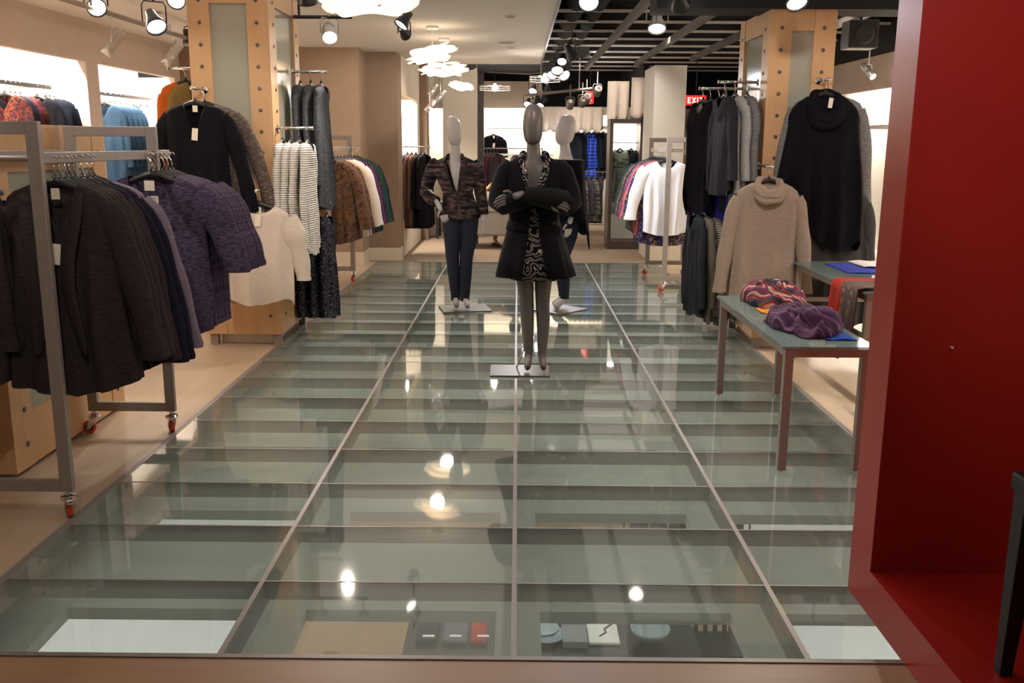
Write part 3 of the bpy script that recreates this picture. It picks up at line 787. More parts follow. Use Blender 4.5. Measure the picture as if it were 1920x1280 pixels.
# rack C
brprint = cloth('brown_ikat', (.12, .06, .035), kind='print', extra=[(.11, .065, .05), (.085, .05, .038), (.17, .085, .035), (.05, .03, .025), (.16, .09, .06)], sc=2.2)
brsol = cloth('brown_jersey', (.14, .08, .06), (.19, .11, .085))
tan = cloth('tan_jersey', (.46, .34, .24), (.55, .42, .30))
whitej = cloth('white_jersey', (.70, .66, .62), (.80, .77, .73))
plum = cloth('plum_jersey', (.07, .02, .07), (.11, .04, .11))
dkprint = cloth('dark_floral', (.02, .02, .03), kind='print', extra=[(.015, .015, .03), (.02, .03, .05), (.07, .035, .02), (.025, .02, .04), (.06, .06, .065)], sc=2.6)
green = cloth('green_jersey', (.01, .06, .04), (.02, .09, .06))
cm = dict(w=.215, L=.78, hem=.27, sl=.56, sr=.06, sout=.12)
g = 'printed blouses on the far left rolling rack'
wh = 'on the rack before the taupe wall'
for i, (m_, what, yy) in enumerate(((brprint, 'brown and amber printed blouse', 9.34), (brsol, 'plain brown blouse', 9.42), (brprint, 'darker amber printed blouse', 9.52), (tan, 'tan blouse', 9.64), (cream, 'cream blouse', 9.76),
                                     (whitej, 'white blouse', 9.90), (plum, 'plum blouse', 10.04), (dkprint, 'dark floral blouse', 10.16), (green, 'dark green blouse', 10.28), (dkprint, 'last dark floral blouse', 10.40))):
    make_garment('blouse', m_, f'{what} {wh}' if i else f'{what} at the front of the rack before the taupe wall', 'blouse', (XCk + .012 * i, yy, ZRL), R(8), g, seed=20 + i, tags=2 if i == 0 else 0, vd=.16, **cm)

# rack D
blp = cloth('navy_gold_print', (.02, .02, .09), kind='print', extra=[(.015, .015, .08), (.02, .02, .11), (.28, .19, .05), (.04, .03, .09)], sc=2.0)
orp = cloth('orange_multicolour_print', (.4, .12, .05), kind='print', extra=[(.30, .08, .04), (.05, .03, .06), (.12, .06, .05), (.32, .16, .10), (.08, .08, .10)], sc=2.6)
violet = cloth('violet_jersey', (.10, .02, .16), (.16, .05, .24)); coral = cloth('coral_jersey', (.55, .09, .05), (.65, .15, .09))
whiteb = cloth('bright_white_jersey', (.80, .79, .80), (.86, .85, .86))
dm = dict(w=.24, L=.74, hem=.24, sl=.50, sr=.075, sout=.13, fold=.02)
g = 'tops on the right rolling rack'
for i, (m_, what, yy, dx) in enumerate(((whiteb, 'bright white long-sleeved blouse at the front of the right rolling rack', 10.09, -.05), (blp, 'navy and gold printed blouse just behind the white one', 10.17, -.04), (coral, 'coral top behind the white blouse, right rolling rack', 10.28, -.06), (violet, 'violet top on the right rolling rack', 10.38, -.05),
                                      (orp, 'orange multicolour printed top, nearer of the two on the right rolling rack', 10.50, -.06), (dkprint, 'dark floral top between orange prints on the right rolling rack', 10.66, -.05), (orp, 'orange multicolour printed top, farther of the two on the right rolling rack', 10.82, -.06), (green, 'green top at the far end of the right rolling rack', 10.98, -.05), (dkprint, 'last dark floral top on the right rolling rack', 11.12, -.05))):
    kk = dict(dm); 
    if m_ is not whiteb: kk.update(L=.86 if m_ is blp else .80, hem=.30, sout=.16)
    make_garment('blouse', m_, what, 'blouse', (XD + (0 if i < 2 else 0), yy, ZRL), 0, g, seed=40 + i, vd=.14 if i else .08, neck='v' if i else 'round', **kk)

# ================================================================== LEFT COLUMN ARMS AND GARMENTS
def arm_px(label, a, b, X=None, Y=None, n=None):
    pass
za = AY(367, 166, 6.92).z; xa = AY(367, 166, 6.92).x
arm(COL_L, 'chrome arm at the upper left of the left timber column', (xa, 7.12, za), (xa, 6.84, za))
make_garment('cardigan', black, 'black cardigan with white tags on the left timber column', 'cardigan', (xa - .0, 6.88, za), R(3), tags=2, vd=.24, nw=.075, seed=3, w=.215, L=.80, hem=.24, sl=.64, sr=.062, sout=.15)
greyb = cloth('grey_brown_sequin', (.075, .058, .05), (.22, .18, .16), 'fleck', .8)
make_garment('sweater', greyb, 'sparkly grey-brown sweater behind the black cardigan', 'sweater', (xa + .03, 7.0, za), R(-4), vd=.12, seed=9, w=.25, L=.80, hem=.27, sl=.66, sr=.06, sout=.21)
xo = PXL
zo = AY(325, 128, 7.5).z
arm(COL_L, 'chrome arm on the outer face of the left timber column', (xo, 7.5, zo), (xo - .30, 7.5, zo))
make_garment('sweater', cloth('orange_knit', (.42, .085, .012), (.55, .13, .025)), 'orange sweater hanging left of the left timber column', 'sweater', (xo - .17, 7.50, zo), R(38), vd=.12, seed=2, w=.20, L=.72, hem=.21, sl=.55, sr=.05, sout=.02)
make_garment('sweater', cloth('olive_knit', (.15, .10, .035), (.2, .14, .05)), 'olive sweater beside the orange one on the left timber column', 'sweater', (xo - .09, 7.50, zo), R(38), vd=.10, seed=6, w=.20, L=.70, hem=.21, sl=.5, sr=.05, sout=.02)
p = AY(485, 357, 6.95)
arm(COL_L, 'short chrome arm low on the front of the left timber column', (p.x, 7.12, p.z), (p.x, 6.88, p.z))
make_garment('sweater', cream, 'cream dolman sweater low on the front of the left timber column', 'sweater', (p.x, 6.93, p.z), R(2), tags=2, neck='round', vd=.06, nw=.10, seed=12, w=.235, L=.72, hem=.235, sl=.42, sr=.10, sout=.075, slope=.085, cuff=.55, hemk='wavy', fold=.018)

def side_arm(label, X, sgn, Y, z, ln): arm(COL_L if X < 0 else COL_R, label, (X, Y, z), (X + sgn * ln, Y, z))
q = AX(518, 240, -1.82)
side_arm('chrome arm holding the white ribbed sweaters', -1.82, 1, q.y, q.z, .27)
hang_row('sweater', whiteR, 'white ribbed sweater', 'sweater', (-1.775, q.y, q.z), (.062, 0, 0), 4, R(90), 'white ribbed sweaters on the left column', 'on the middle side arm, left column', 'from the timber', jit=.06, w=.2, L=.80, hem=.21, sl=.66, sr=.05, sout=.04, d=.028, vd=.08, hemk='curve')
q2 = AX(550, 135, -1.82)
side_arm('chrome arm highest on the side of the left timber column', -1.82, 1, 7.80, q2.z, .27)
hang_row('sweater', dgrey, 'dark grey streaked sweater', 'sweater', (-1.76, 7.80, q2.z), (.085, 0, 0), 3, R(90), 'dark streaked sweaters on the left column', 'on the top side arm, left column', 'from the timber', w=.2, L=.95, hem=.23, sl=.66, sr=.05, sout=.04, d=.035, vd=.08)
zq = AX(600, 383, -1.62).z
side_arm('chrome arm lowest on the side of the left timber column', -1.82, 1, 7.80, zq, .27)
hang_row('sweater', dstripe, 'black and white flecked sweater', 'sweater', (-1.76, 7.80, zq), (.09, 0, 0), 3, R(90), 'flecked sweaters on the left column', 'on the lowest side arm, left column', 'from the timber', w=.2, L=.80, hem=.24, sl=.68, sr=.055, sout=.04, d=.04, vd=.08, fold=.02)

# ================================================================== RIGHT COLUMN ARMS AND GARMENTS
xr = 1.83
a1 = AX(1392, 165, 1.83); 
ya1 = 7.82; z1 = AY(1340, 166, ya1).z; ya2 = 7.38; z2 = AY(1370, 154, ya2).z; z3 = AY(1340, 379, ya1).z
side_arm('chrome arm at the far side of the right timber column, upper', xr, -1, ya1, z1, .36)
side_arm('chrome arm at the near side of the right timber column, upper', xr, -1, ya2, z2, .30)
side_arm('chrome arm low on the side of the right timber column', xr, -1, ya1, z3, .36)
blue = cloth('royal_blue_jersey', (.02, .02, .22), (.03, .03, .32)); beige = cloth('beige_knit', (.42, .35, .28), (.52, .44, .36))
gk = cloth('grey_marl', (.10, .10, .105), (.24, .24, .245)); gl_ = cloth('light_grey_marl', (.26, .26, .26), (.42, .42, .42)); dk_ = cloth('ink_knit', (.014, .015, .022), (.03, .032, .042))
g = 'tops on the upper arms of the right column'
sm = dict(w=.22, L=.80, hem=.25, sl=.50, sr=.06, sout=.06, d=.035, vd=.1)
for i, (m_, what, X, yy, zz, rz, kw) in enumerate((
        (black, 'black angular poncho outermost on the far upper arm of the right column', 1.50, ya1, z1, -62, dict(w=.20, L=.72, hem=.17, sl=0, hemk='point', slope=.16)),
        (beige, 'beige scarf-like top beside the black poncho on the right column', 1.56, ya1, z1, -66, dict(L=.60, sl=.3, hem=.20, w=.22)),
        (blue, 'royal blue top on the far upper arm of the right column', 1.63, ya1, z1, -66, dict(L=.95, hem=.33)),
        (dk_, 'ink dark long top over the royal blue one on the right column', 1.69, ya1, z1, -84, dict(L=.84, hem=.27)),
        (gk, 'grey marl top close to the far edge of the right column', 1.76, ya1, z1, -88, dict(L=.6)),
        (dk_, 'ink dark top outermost on the near upper arm', 1.58, ya2, z2, -84, dict(L=.70)),
        (gl_, 'light grey marl top in the middle of the near upper arm', 1.66, ya2, z2, -80, dict(L=.70)),
        (gk, 'grey marl top next to the timber on the near upper arm', 1.75, ya2, z2, -86, dict(L=.80)))):
    make_garment('sweater', m_, what, 'sweater', (X, yy, zz), R(rz), g, seed=60 + i, **dict(sm, **kw))
gs = cloth('grey_stripe_rib', (.17, .155, .135), (.36, .34, .30), 'hrib', 1.4); gt = cloth('grey_taupe_knit', (.10, .088, .075), (.17, .15, .13))
g = 'cardigans on the low arm of the right column'
for i, (m_, what, X, kw) in enumerate(((dk_, 'ink dark cardigan outermost on the low arm of the right column', 1.49, dict(L=.80)), (gt, 'taupe grey cardigan next to the ink dark one', 1.555, dict(L=.86)), (gs, 'pale ribbed cardigan in the middle of the low arm', 1.62, dict(L=.84)),
                                        (gt, 'long taupe grey cardigan behind the pale ribbed one', 1.69, dict(L=.92)), (gt, 'taupe grey cardigan innermost on the low arm of the right column', 1.76, dict(L=.86)))):
    make_garment('cardigan', m_, what, 'cardigan', (X, ya1, z3), R(-84 + 3 * (i % 3)), g, seed=80 + i, **dict(dict(w=.21, hem=.25, sl=.62, sr=.055, sout=.05, d=.032, vd=.14, hemk='wavy'), **kw))
# taupe cowl sweater
p = AY(1441, 312, 6.82)
arm(COL_R, 'short chrome arm at the front left of the right timber column', (p.x, 7.12, p.z), (p.x, 6.74, p.z))
taupek = cloth('taupe_knit', (.25, .195, .155), (.33, .265, .215), rough=.95)
def cowl(parent, m, z, rx_, ry_, drop, r=.035, name='cowl_collar', n=40):
    mb = MB()
    for q, (k, dz, rr) in enumerate(((1.0, 0, r), (1.06, -.035, r * .9), (.9, .03, r * .8))):
        pts = [(rx_ * k * math.cos(u), -ry_ * k * math.sin(u) - .02, z + dz - drop * (.5 + .5 * math.sin(u)) ** 1.5 + .006 * math.sin(5 * u + q)) for u in [2 * PI * i / n for i in range(n)]]
        mb.tube(pts, [rr * (1 + .12 * math.sin(3 * 2 * PI * i / n + q)) for i in range(n)], 12, closed=True)
    return mb.build(name, m, parent, smooth=True)
t = make_garment('sweater', taupek, 'taupe cowl neck sweater on the front of the right timber column', 'sweater', (p.x, 6.79, p.z), R(-3), neck='round', vd=.03, nw=.08, seed=31, w=.225, L=.84, hem=.235, sl=.66, sr=.062, sout=.085, fold=.012, hemk='curve', slope=.09)
cowl(t, taupek, -.12, .085, .06, .09, .030)
pp = [(.23 * s, -.048, z) for s in (1,) for z in (-.26, -.86)]
# ponchos on the right stile
p = AY(1553, 150, 6.97)
arm(COL_R, 'chrome arm at the upper right of the right timber column', (p.x - .02, 7.12, p.z), (p.x - .02, 6.90, p.z))
t = make_garment('poncho', black, 'black hooded poncho high on the front of the right timber column', 'poncho', (p.x - .02, 6.945, p.z), R(-4), neck='round', vd=.03, nw=.09, seed=33, w=.25, L=1.08, hem=.33, sl=0, cuff=.95, fold=.026, d=.055, hemk='slant', slope=.13, hw=.2)
cowl(t, black, -.12, .10, .065, .17, .038, 'hood')
card(t, .02, -.10, -.13, .03, .07)
make_garment('poncho', gk, 'grey marl poncho behind the black hooded one', 'poncho', (p.x + .03, 7.04, p.z), R(-3), neck='round', vd=.05, seed=34, w=.255, L=.95, hem=.27, sl=.95, sr=.06, sout=.09, hemk='point', hw=.2)
p = AY(1590, 330, 7.0)
arm(COL_R, 'chrome arm behind the ponchos on the right timber column', (2.40, 7.12, p.z), (2.40, 6.93, p.z))
make_garment('cardigan', cloth('dark_grey_knit', (.035, .033, .034), (.06, .057, .058)), 'dark grey long cardigan below the black hooded poncho', 'cardigan', (2.40, 6.99, p.z), 0, vd=.2, seed=35, w=.21, L=.98, hem=.25, sl=.7, sr=.055, sout=.05, d=.04)

# ================================================================== WALL BAYS
def bay_rail(label, X, ya, yb, z):
    t = thing('wall_rail', label, 'clothes rail', (X, ya, z), 0)
    MB().box(-.012, .012, 0, yb - ya, -.018, .018).build('rail', BLACKM, t)
    for yy in (.1, yb - ya - .1):
        MB().cyl((0, yy, 0), (XL - .6 - X if X < 0 else XR + .5 - X, yy, 0), .01, 8).build('bracket', CHROME, t)
    return t
XB = XL - .27
zb1 = AX(60, 160, XB).z; zb2 = AX(230, 180, XB).z
bay_rail('black clothes rail in the left bay of the left wall', XB, 6.6, 9.2, zb1)
bay_rail('black clothes rail in the second lit bay of the left wall', XB, 9.9, 11.7, zb2)
redp = cloth('red_multicolour_print', (.3, .05, .03), kind='print', extra=[(.07, .012, .010), (.012, .006, .010), (.10, .03, .012), (.016, .008, .012)], sc=2.6)
wine = cloth('wine_knit', (.06, .012, .022), (.10, .025, .04)); dnavy = cloth('slate_navy_knit', (.006, .008, .015), (.014, .018, .028)); steelb = cloth('steel_blue_knit', (.014, .032, .060), (.026, .052, .090))
bk = dict(w=.2, L=.70, hem=.22, sl=.55, sr=.052, sout=.03, vd=.14)
def Yb(px): return AX(px, 200, XB).y
for px, m_, what, cat in ((12, redp, 'red multicolour printed top at the left end of the lit wall bay', 'blouse'), (22, dnavy, 'slate top beside the red printed one in the lit wall bay', 'sweater'), (31, wine, 'wine dark top in the first lit wall bay', 'sweater'), (40, redp, 'second red printed top, right of the slate one in the wall bay', 'blouse'),
                          (72, black, 'black top left of the three slate navy ones in the wall bay', 'sweater'), (88, dnavy, 'slate navy sweater, left of the trio in the first wall bay', 'sweater'), (95, dnavy, 'slate navy sweater, middle of the trio in the first wall bay', 'sweater'), (103, dnavy, 'slate navy sweater, right of the trio in the first wall bay', 'sweater')):
    make_garment(cat, m_, what, cat, (XB, Yb(px), zb1), R(0), 'tops in the first wall bay', seed=px, tags=1 if px in (31, 103) else 0, **bk)
st = Yb(197); en = Yb(236)
hang_row('sweater', steelb, 'steel blue sweater', 'sweater', (XB, st, zb2), (0, (en - st) / 4, 0), 5, 0, 'steel blue sweaters in the wall bay', 'in the second lit wall bay', 'from the front', **dict(bk, L=.82))
whp = cloth('white_shirt', (.66, .62, .60), (.74, .70, .68))
st = Yb(252); en = Yb(276)
hang_row('shirt', whp, 'white shirt', 'shirt', (XB, st, zb2), (0, (en - st) / 2, 0), 3, 0, 'white shirts in the wall bay', 'right of the steel blue sweaters', 'from the front', **dict(bk, L=.92))
# side bay beyond the taupe wall
za = 1.50
arm(None, 'chrome rail in the side bay beyond the taupe wall', (xT - .40, 13.3, za), (-1.22, 13.3, za))
xs0 = AY(764, 300, 13.3).x
bcoat = cloth('brown_tweed', (.06, .03, .024), (.12, .065, .05), 'heather', .6)
for i, (m_, what) in enumerate(((dkprint, 'dark floral coat nearest the wall in the side bay'), (bcoat, 'brown tweed coat, inner one of the side bay'), (bcoat, 'brown tweed coat, outer one of the side bay'), (black, 'black coat, inner one of the side bay'), (black, 'black coat outermost in the side bay'))):
    make_garment('coat', m_, what, 'coat', (xs0 + .06 * i, 13.3, za), R(70), 'coats in the side bay', seed=90 + i, w=.2, L=.98, hem=.24, sl=.62, sr=.055, sout=.04, d=.04)
# far back wall
zr_ = AY(960, 240, 18.7).z
t = thing('wall_rail', 'long white clothes rail on the far back wall', 'clothes rail', (-.6, 18.75, zr_)); MB().tube([(0, 0, 0), (2.9, 0, 0)], .014, 8).build('rail', WHITEP, t)
t = thing('wall_shelf', 'white wall shelf on the far back wall', 'shelf', (-.6, 18.75, AY(960, 290, 18.7).z)); MB().box(0, 1.3, -.15, .2, -.02, .02).build('board', WHITEP, t)
p = AY(925, 243, 18.5)
make_garment('jacket', black, 'small black jacket with white tags on the far back wall', 'jacket', (p.x, 18.7, p.z), 0, w=.21, L=.46, hem=.22, sl=.3, sr=.06, sout=.03, seed=5, tags=2)
zz = AY(925, 278, 17.4).z
t = thing('clothes_rail_stand', 'low straight clothes stand before the far back wall', 'clothes rack', (-.85, 17.4, 0)); MB().tube([(0, 0, 0), (0, 0, zz), (1.3, 0, zz), (1.3, 0, 0)], .014, 8).build('frame', CHROME, t)
MB().box(-.2, .2, -.22, .22, 0, .02).build('foot', CHROME, t)
for i in range(7):
    X = AY(894 + 6.5 * i, 300, 17.4).x
    make_garment('sweater', whp if i == 0 else (wine if i in (1, 5) else brownk if i % 2 else charcoal), ['white sweater at the left end of the low stand by the far back wall', 'wine sweater second on the low stand by the far back wall', 'charcoal sweater third on the low stand by the far back wall', 'brown sweater fourth on the low stand by the far back wall', 'charcoal sweater fifth on the low stand by the far back wall', 'wine sweater sixth on the low stand by the far back wall', 'charcoal sweater last on the low stand by the far back wall'][i], 'sweater', (X, 17.4, zz), R(50), 'sweaters on the low far stand', w=.2, L=.62, hem=.22, sl=.5, sr=.05, sout=.03, seed=i)
# far right rails
zz = AY(1110, 238, 17.6).z; t = thing('wall_rail', 'white clothes rail under the crumpled valance', 'clothes rail', (AY(1067, 240, 17.6).x, 17.6, zz)); MB().tube([(0, 0, 0), (.95, 0, 0)], .02, 8).build('rail', WHITEP, t)
plaid = cloth('blue_plaid', (.01, .02, .12), (.03, .07, .42), 'plaid')
for i, (px, m_, what) in enumerate(((1076, dnavy, 'slate navy shirt at the left end under the valance'), (1085, black, 'black shirt second from the left under the valance'), (1095, plaid, 'blue plaid shirt, left one of the two under the valance'), (1104, plaid, 'blue plaid shirt, right one of the two under the valance'), (1114, dnavy, 'slate navy shirt right of the plaid ones under the valance'), (1122, black, 'black shirt near the right end under the valance'), (1131, dk_, 'ink dark shirt second from the right under the valance'), (1142, whp, 'white shirt at the right end under the valance'))):
    make_garment('shirt', m_, what, 'shirt', (AY(px, 240, 17.6).x, 17.6, zz), R(-55), 'shirts under the valance', w=.2, L=.85, hem=.22, sl=.5, sr=.05, sout=.03, seed=i)
zz = AY(1110, 322, 16.8).z; t = thing('clothes_rail_stand', 'low clothes stand below the blue plaid shirts', 'clothes rack', (AY(1072, 240, 16.8).x, 16.8, 0)); MB().tube([(0, 0, 0), (0, 0, zz), (.82, 0, zz), (.82, 0, 0)], .014, 8).build('frame', CHROME, t)
camo = cloth('grey_camo', (.02, .02, .02), kind='camo', extra=[(.012, .012, .014), (.03, .03, .03), (.13, .12, .10), (.02, .02, .025)])
for i, px in enumerate((1078, 1089, 1100, 1111, 1122, 1133)):
    make_garment('blouse', camo if i % 2 else dkprint, f'{"grey camouflage" if i % 2 else "dark floral"} blouse, {["leftmost", "second", "third", "fourth", "fifth", "last"][i]} from the left on the low stand below the plaid shirts', 'blouse', (AY(px, 240, 16.8).x, 16.8, zz), R(-55), 'blouses on the low far right stand', w=.2, L=.75, hem=.22, sl=.5, sr=.05, sout=.03, seed=i)
make_garment('shirt', whp, 'white shirt hanging lowest beside the dark framed case', 'shirt', (AY(1146, 240, 16.2).x, 16.2, AY(1146, 322, 16.2).z), R(-70), w=.18, L=.75, hem=.2, sl=.45, sr=.05, sout=.02, seed=3)

# dark framed case with tops, built in place of a mirror and its reflection
pa, pb = AY(1138, 466, 14.1), AY(1200, 466, 14.1); zt = AY(1168, 223, 14.1).z
wd = pb.x - pa.x
t = thing('framed_display_case', 'tall dark framed case with lit white back holding camouflage tops', 'display case', (pa.x, 14.1, 0))
FR = plain('dark_case_frame', (.05, .035, .028), .4)
MB().box(0, .05, 0, .5, 0, zt).build('side_frame', FR, t); MB().box(wd - .05, wd, 0, .5, 0, zt).build('side_frame', FR, t)
MB().box(.05, wd - .05, 0, .5, zt - .06, zt).build('top_frame', FR, t); MB().box(.05, wd - .05, 0, .5, 0, .12).build('base', FR, t)
MB().box(.05, wd - .05, .47, .5, .12, zt - .06).build('back_panel', NICHEW, t)
MB().tube([(.05, .25, zt - .34), (wd - .05, .25, zt - .34)], .008, 8).build('rail', FR, t)
lamp('AREA', (pa.x + wd / 2, 14.32, zt - .08), 16, .4, (1, .93, .82), (pa.x + wd / 2, 14.5, .6))  # added lamp to brighten the white back panel
camog = cloth('green_camo', (.03, .04, .03), kind='camo', extra=[(.02, .025, .02), (.05, .065, .05), (.13, .15, .12), (.01, .012, .01)])
for i in range(2):
    make_garment('blouse', camog if i == 0 else black, ['green camouflage blouse hanging in the dark framed case', 'black blouse right of the camouflage one in the dark framed case'][i], 'blouse', (pa.x + .18 + .17 * i, 14.35, zt - .34), R(-12 - 30 * i), w=.13, L=.75, hem=.15, sl=.4, sr=.04, sout=.0, seed=i, vd=.08, hw=.1)
# display block and low black table behind the left mannequin
p = G(806, 442)
tag(MB().box(-.12, .12, -.25, .25, 0, .62).build('display_block', WALLC, loc=(p.x, p.y + .3, 0)), 'cream display block left of the suited mannequin', 'display block')
t = thing('side_table', 'small black table behind the suited mannequin', 'table', (G(835, 440).x + .18, G(835, 440).y - .4, 0))
MB().box(-.3, .3, -.3, .3, .56, .60).build('tabletop', BLACKM, t)
for s in (-1, 1):
    for q_ in (-1, 1): MB().box(s * .26 - .02, s * .26 + .02, q_ * .26 - .02, q_ * .26 + .02, 0, .56).build('leg', BLACKM, t)

# right wall bay content seen beside the red box
t = thing('wall_rail', 'white clothes rail in the lit bay of the right wall', 'clothes rail', (XR + .25, 6.5, 1.55)); MB().tube([(0, 0, 0), (0, 5, 0)], .014, 8).build('rail', CHROME, t)
t = thing('wall_shelf', 'white shelf in the lit bay of the right wall', 'shelf', (XR + .02, 6.3, 1.78)); MB().box(0, .45, 0, 6, -.02, .02).build('board', WHITEP, t)
grp = cloth('grey_red_check', (.09, .06, .06), (.2, .12, .11), 'plaid')
for i in range(6):
    make_garment('shirt', grp if i % 2 else redp, f'{"checked grey-red" if i % 2 else "red printed"} shirt, {["first", "second", "third", "fourth", "fifth", "last"][i]} in the right wall bay beside the red box', 'shirt', (XR + .25, 9.6 + .18 * i, 1.55), 0, 'shirts in the right wall bay', w=.2, L=.8, hem=.22, sl=.5, sr=.05, sout=.03, seed=i)

# ================================================================== TABLES
def glass_table(label, x0, x1, y0, y1, zt, leg=.042, over=.02, shelf=False, feet=True):
    t = thing('glass_top_table', label, 'table', (x0, y0, 0), 0, 'glass topped metal tables')
    W, D = x1 - x0, y1 - y0; fz = zt - .014
    MB().box(-over, W + over, -over, D + over, fz, zt).build('glass_top', pane_mat('table_glass', (.20, .27, .26), .70, .08), t, bevel=.002)
    mb = MB(); l = leg
    mb.box(0, W, 0, l, fz - l, fz - .001).box(0, W, D - l, D, fz - l, fz - .001).box(0, l, l, D - l, fz - l, fz - .001).box(W - l, W, l, D - l, fz - l, fz - .001)
    mb.build('top_frame', STEEL, t, bevel=.002)
    if shelf:
        zs = zt - .26; l2 = .03
        mb = MB(); mb.box(l, W - l, 0, l2, zs - l2, zs).box(l, W - l, D - l2, D, zs - l2, zs).box(0, l2, l, D - l, zs - l2, zs).box(W - l2, W, l, D - l, zs - l2, zs)
        mb.build('lower_frame', STEEL, t, bevel=.002)
    for xx in (0, W - l):
        for yy in (0, D - l):
            g_ = MB().box(xx, xx + l, yy, yy + l, .012, fz - l).build('leg', STEEL, t, bevel=.003)
            MB().cyl((xx + l / 2, yy + l / 2, 0), (xx + l / 2, yy + l / 2, .012), .012, 10).build('foot', CHROME, g_)
    return t
FLp, FRp, BLp = G(1463, 884), G(1603, 884), G(1348, 740)
zt1 = AY(1476, 648, FLp.y - .02).z
tx0, tx1, ty0, ty1 = FLp.x - .02, FRp.x + .02, FLp.y - .02, BLp.y + .02
glass_table('low narrow glass topped table in front, holding the scarves', tx0, tx1, ty0, ty1, zt1)
zt2 = AY(1480, 486, 6.9).z
sx0, sx1, sy0, sy1 = 2.03, 2.62, 5.35, 6.78
glass_table('taller glass topped table behind the scarf table', sx0, sx1, sy0, sy1, zt2, shelf=True)

from mathutils import noise as mnoise
def rand_bundle(name, label, cat, c, rx_, ry_, z0, m, loops=5, r=.03, seed=1, hgt=.07, parts=(), group=None):
    """crumpled cloth heap: rounded folds with overhanging rolls and an uneven outline"""
    nr, na = 34, 110; rs = []
    off = Vector((seed * 7.3, seed * 3.1, 0))
    for i in range(nr + 1):
        t = i / nr; ring = []
        for k in range(na):
            a = 2 * PI * k / na
            out = 1 + .16 * mnoise.noise(Vector((math.cos(a) * 1.6, math.sin(a) * 1.6, 0)) + off) + .06 * mnoise.noise(Vector((math.cos(a) * 5, math.sin(a) * 5, 3)) + off)
            rho = math.sin(min(1, t * 1.06) * PI / 2) * (1.0 if t < .94 else 1 - .5 * (t - .94))
            x, y = rho * out * rx_ * math.cos(a), rho * out * ry_ * math.sin(a)
            q = Vector((x * 9, y * 6.5, 0)) + off
            q += Vector((mnoise.noise(q * .8 + Vector((9, 0, 0))), mnoise.noise(q * .8 + Vector((0, 9, 0))), 0)) * 1.1
            rid = 1 - abs(mnoise.noise(q)) * 2.4; rid2 = 1 - abs(mnoise.noise(q * 2.1 + Vector((4, 4, 0)))) * 2
            env = max(0, 1 - t ** 3.2)
            zz = hgt * env * (.50 + .75 * max(-.35, rid) + .34 * rid2)
            if t > .97: zz = 0
            ring.append((x + .010 * rid2, y + .010 * rid, max(0, zz)))
        rs.append(ring)
    o = MB().rings(rs, True, True).build(name, m, None, smooth=True, loc=(c[0], c[1], z0 + .001))
    return tag(o, label, cat, group)
def scarf_mat(name, cols, sc):
    m, nt, b = nodes_of(name); w = nt.nodes.new('ShaderNodeTexWave'); w.bands_direction = 'DIAGONAL'; w.inputs['Scale'].default_value = sc; w.inputs['Distortion'].default_value = 7; w.inputs['Detail Scale'].default_value = .9
    nt.links.new(coords(nt), w.inputs['Vector']); r = ramp(nt, [((i + .02) / len(cols), q) for i, q in enumerate(cols)], True); nt.links.new(w.outputs['Fac'], r.inputs[0]); nt.links.new(r.outputs[0], b.inputs['Base Color']); b.inputs['Roughness'].default_value = .95
    return m
c1 = G(1445, 556, zt1 + .03); c2 = G(1500, 600, zt1 + .03)
S1 = scarf_mat('striped_scarf', [(.015, .015, .03), (.26, .02, .03), (.02, .015, .03), (.55, .12, .06), (.42, .40, .38), (.13, .02, .06)], 2.6)
S2 = scarf_mat('purple_scarf', [(.05, .015, .05), (.09, .03, .09), (.03, .01, .03), (.15, .06, .13), (.05, .015, .06)], 2.2)
rand_bundle('scarf', 'striped red, navy and white scarf heaped at the far end of the low table', 'scarf', (c1.x + .0, c1.y - .05), .175, .34, zt1, S1, 7, .034, 1, .085)
rand_bundle('scarf', 'dark purple scarf heaped in the middle of the low table', 'scarf', (c2.x, c2.y - .05), .175, .29, zt1, S2, 6, .036, 3, .075)
def cloth_sheet(label, x0, x1, y0, y1, z, m, over=0.0, drop=0.0, name='scarf', cat='scarf', seed=0, th=.008, fr=0):
    """cloth lying on a table and, if drop, hanging over its -y edge"""
    n, k = 24, 30; ln = (y1 - y0) + drop; vs = []; fs = []
    rnd = random.Random(seed); ph = rnd.uniform(0, 6)
    for j in range(k + 1):
        s = ln * j / k
        for i in range(n + 1):
            t = i / n; x = lerp(x0, x1, t)
            if s <= y1 - y0: y, zz = y1 - s, z + .004 + .003 * math.sin(9 * t + ph + 4 * s)
            else:
                d = s - (y1 - y0); y = y0 - .012 - .012 * math.sin(11 * t + ph) * min(1, d * 5); zz = z + .004 - d; x += .10 * (x0 + .5 * (x1 - x0) - x) * min(1, d * 2)
                zz -= fr * t * d
            vs.append((x, y, zz))
    for j in range(k):
        for i in range(n): a = j * (n + 1) + i; fs.append((a, a + 1, a + n + 2, a + n + 1))
    return tag(MB().add(vs, fs).build(name, m, None, smooth=True, solid=th), label, cat)
def side_sheet(label, x0, x1, y0, y1, z, m, drop=.3, seed=0):
    n, k = 24, 34; ln = (x1 - x0) + drop; vs = []; fs = []; ph = seed * 2.1
    for j in range(k + 1):
        s_ = ln * j / k
        for i in range(n + 1):
            t_ = i / n; y = lerp(y0, y1, t_)
            if s_ <= x1 - x0: x, zz = x1 - s_, z + .005 + .003 * math.sin(9 * t_ + ph + 4 * s_)
            else:
                d = s_ - (x1 - x0); x = x0 - .014 - .014 * (1 + math.sin(13 * t_ + ph)) * min(1, d * 5); zz = z + .004 - d * (1 + .18 * t_); y += .5 * ((y0 + y1) / 2 - y) * min(1, d * 1.6)
            vs.append((x, y, zz))
    for j in range(k):
        for i in range(n): a_ = j * (n + 1) + i; fs.append((a_, a_ + 1, a_ + n + 2, a_ + n + 1))
    return tag(MB().add(vs, fs).build('scarf', m, None, smooth=True, solid=.008), label, 'scarf')
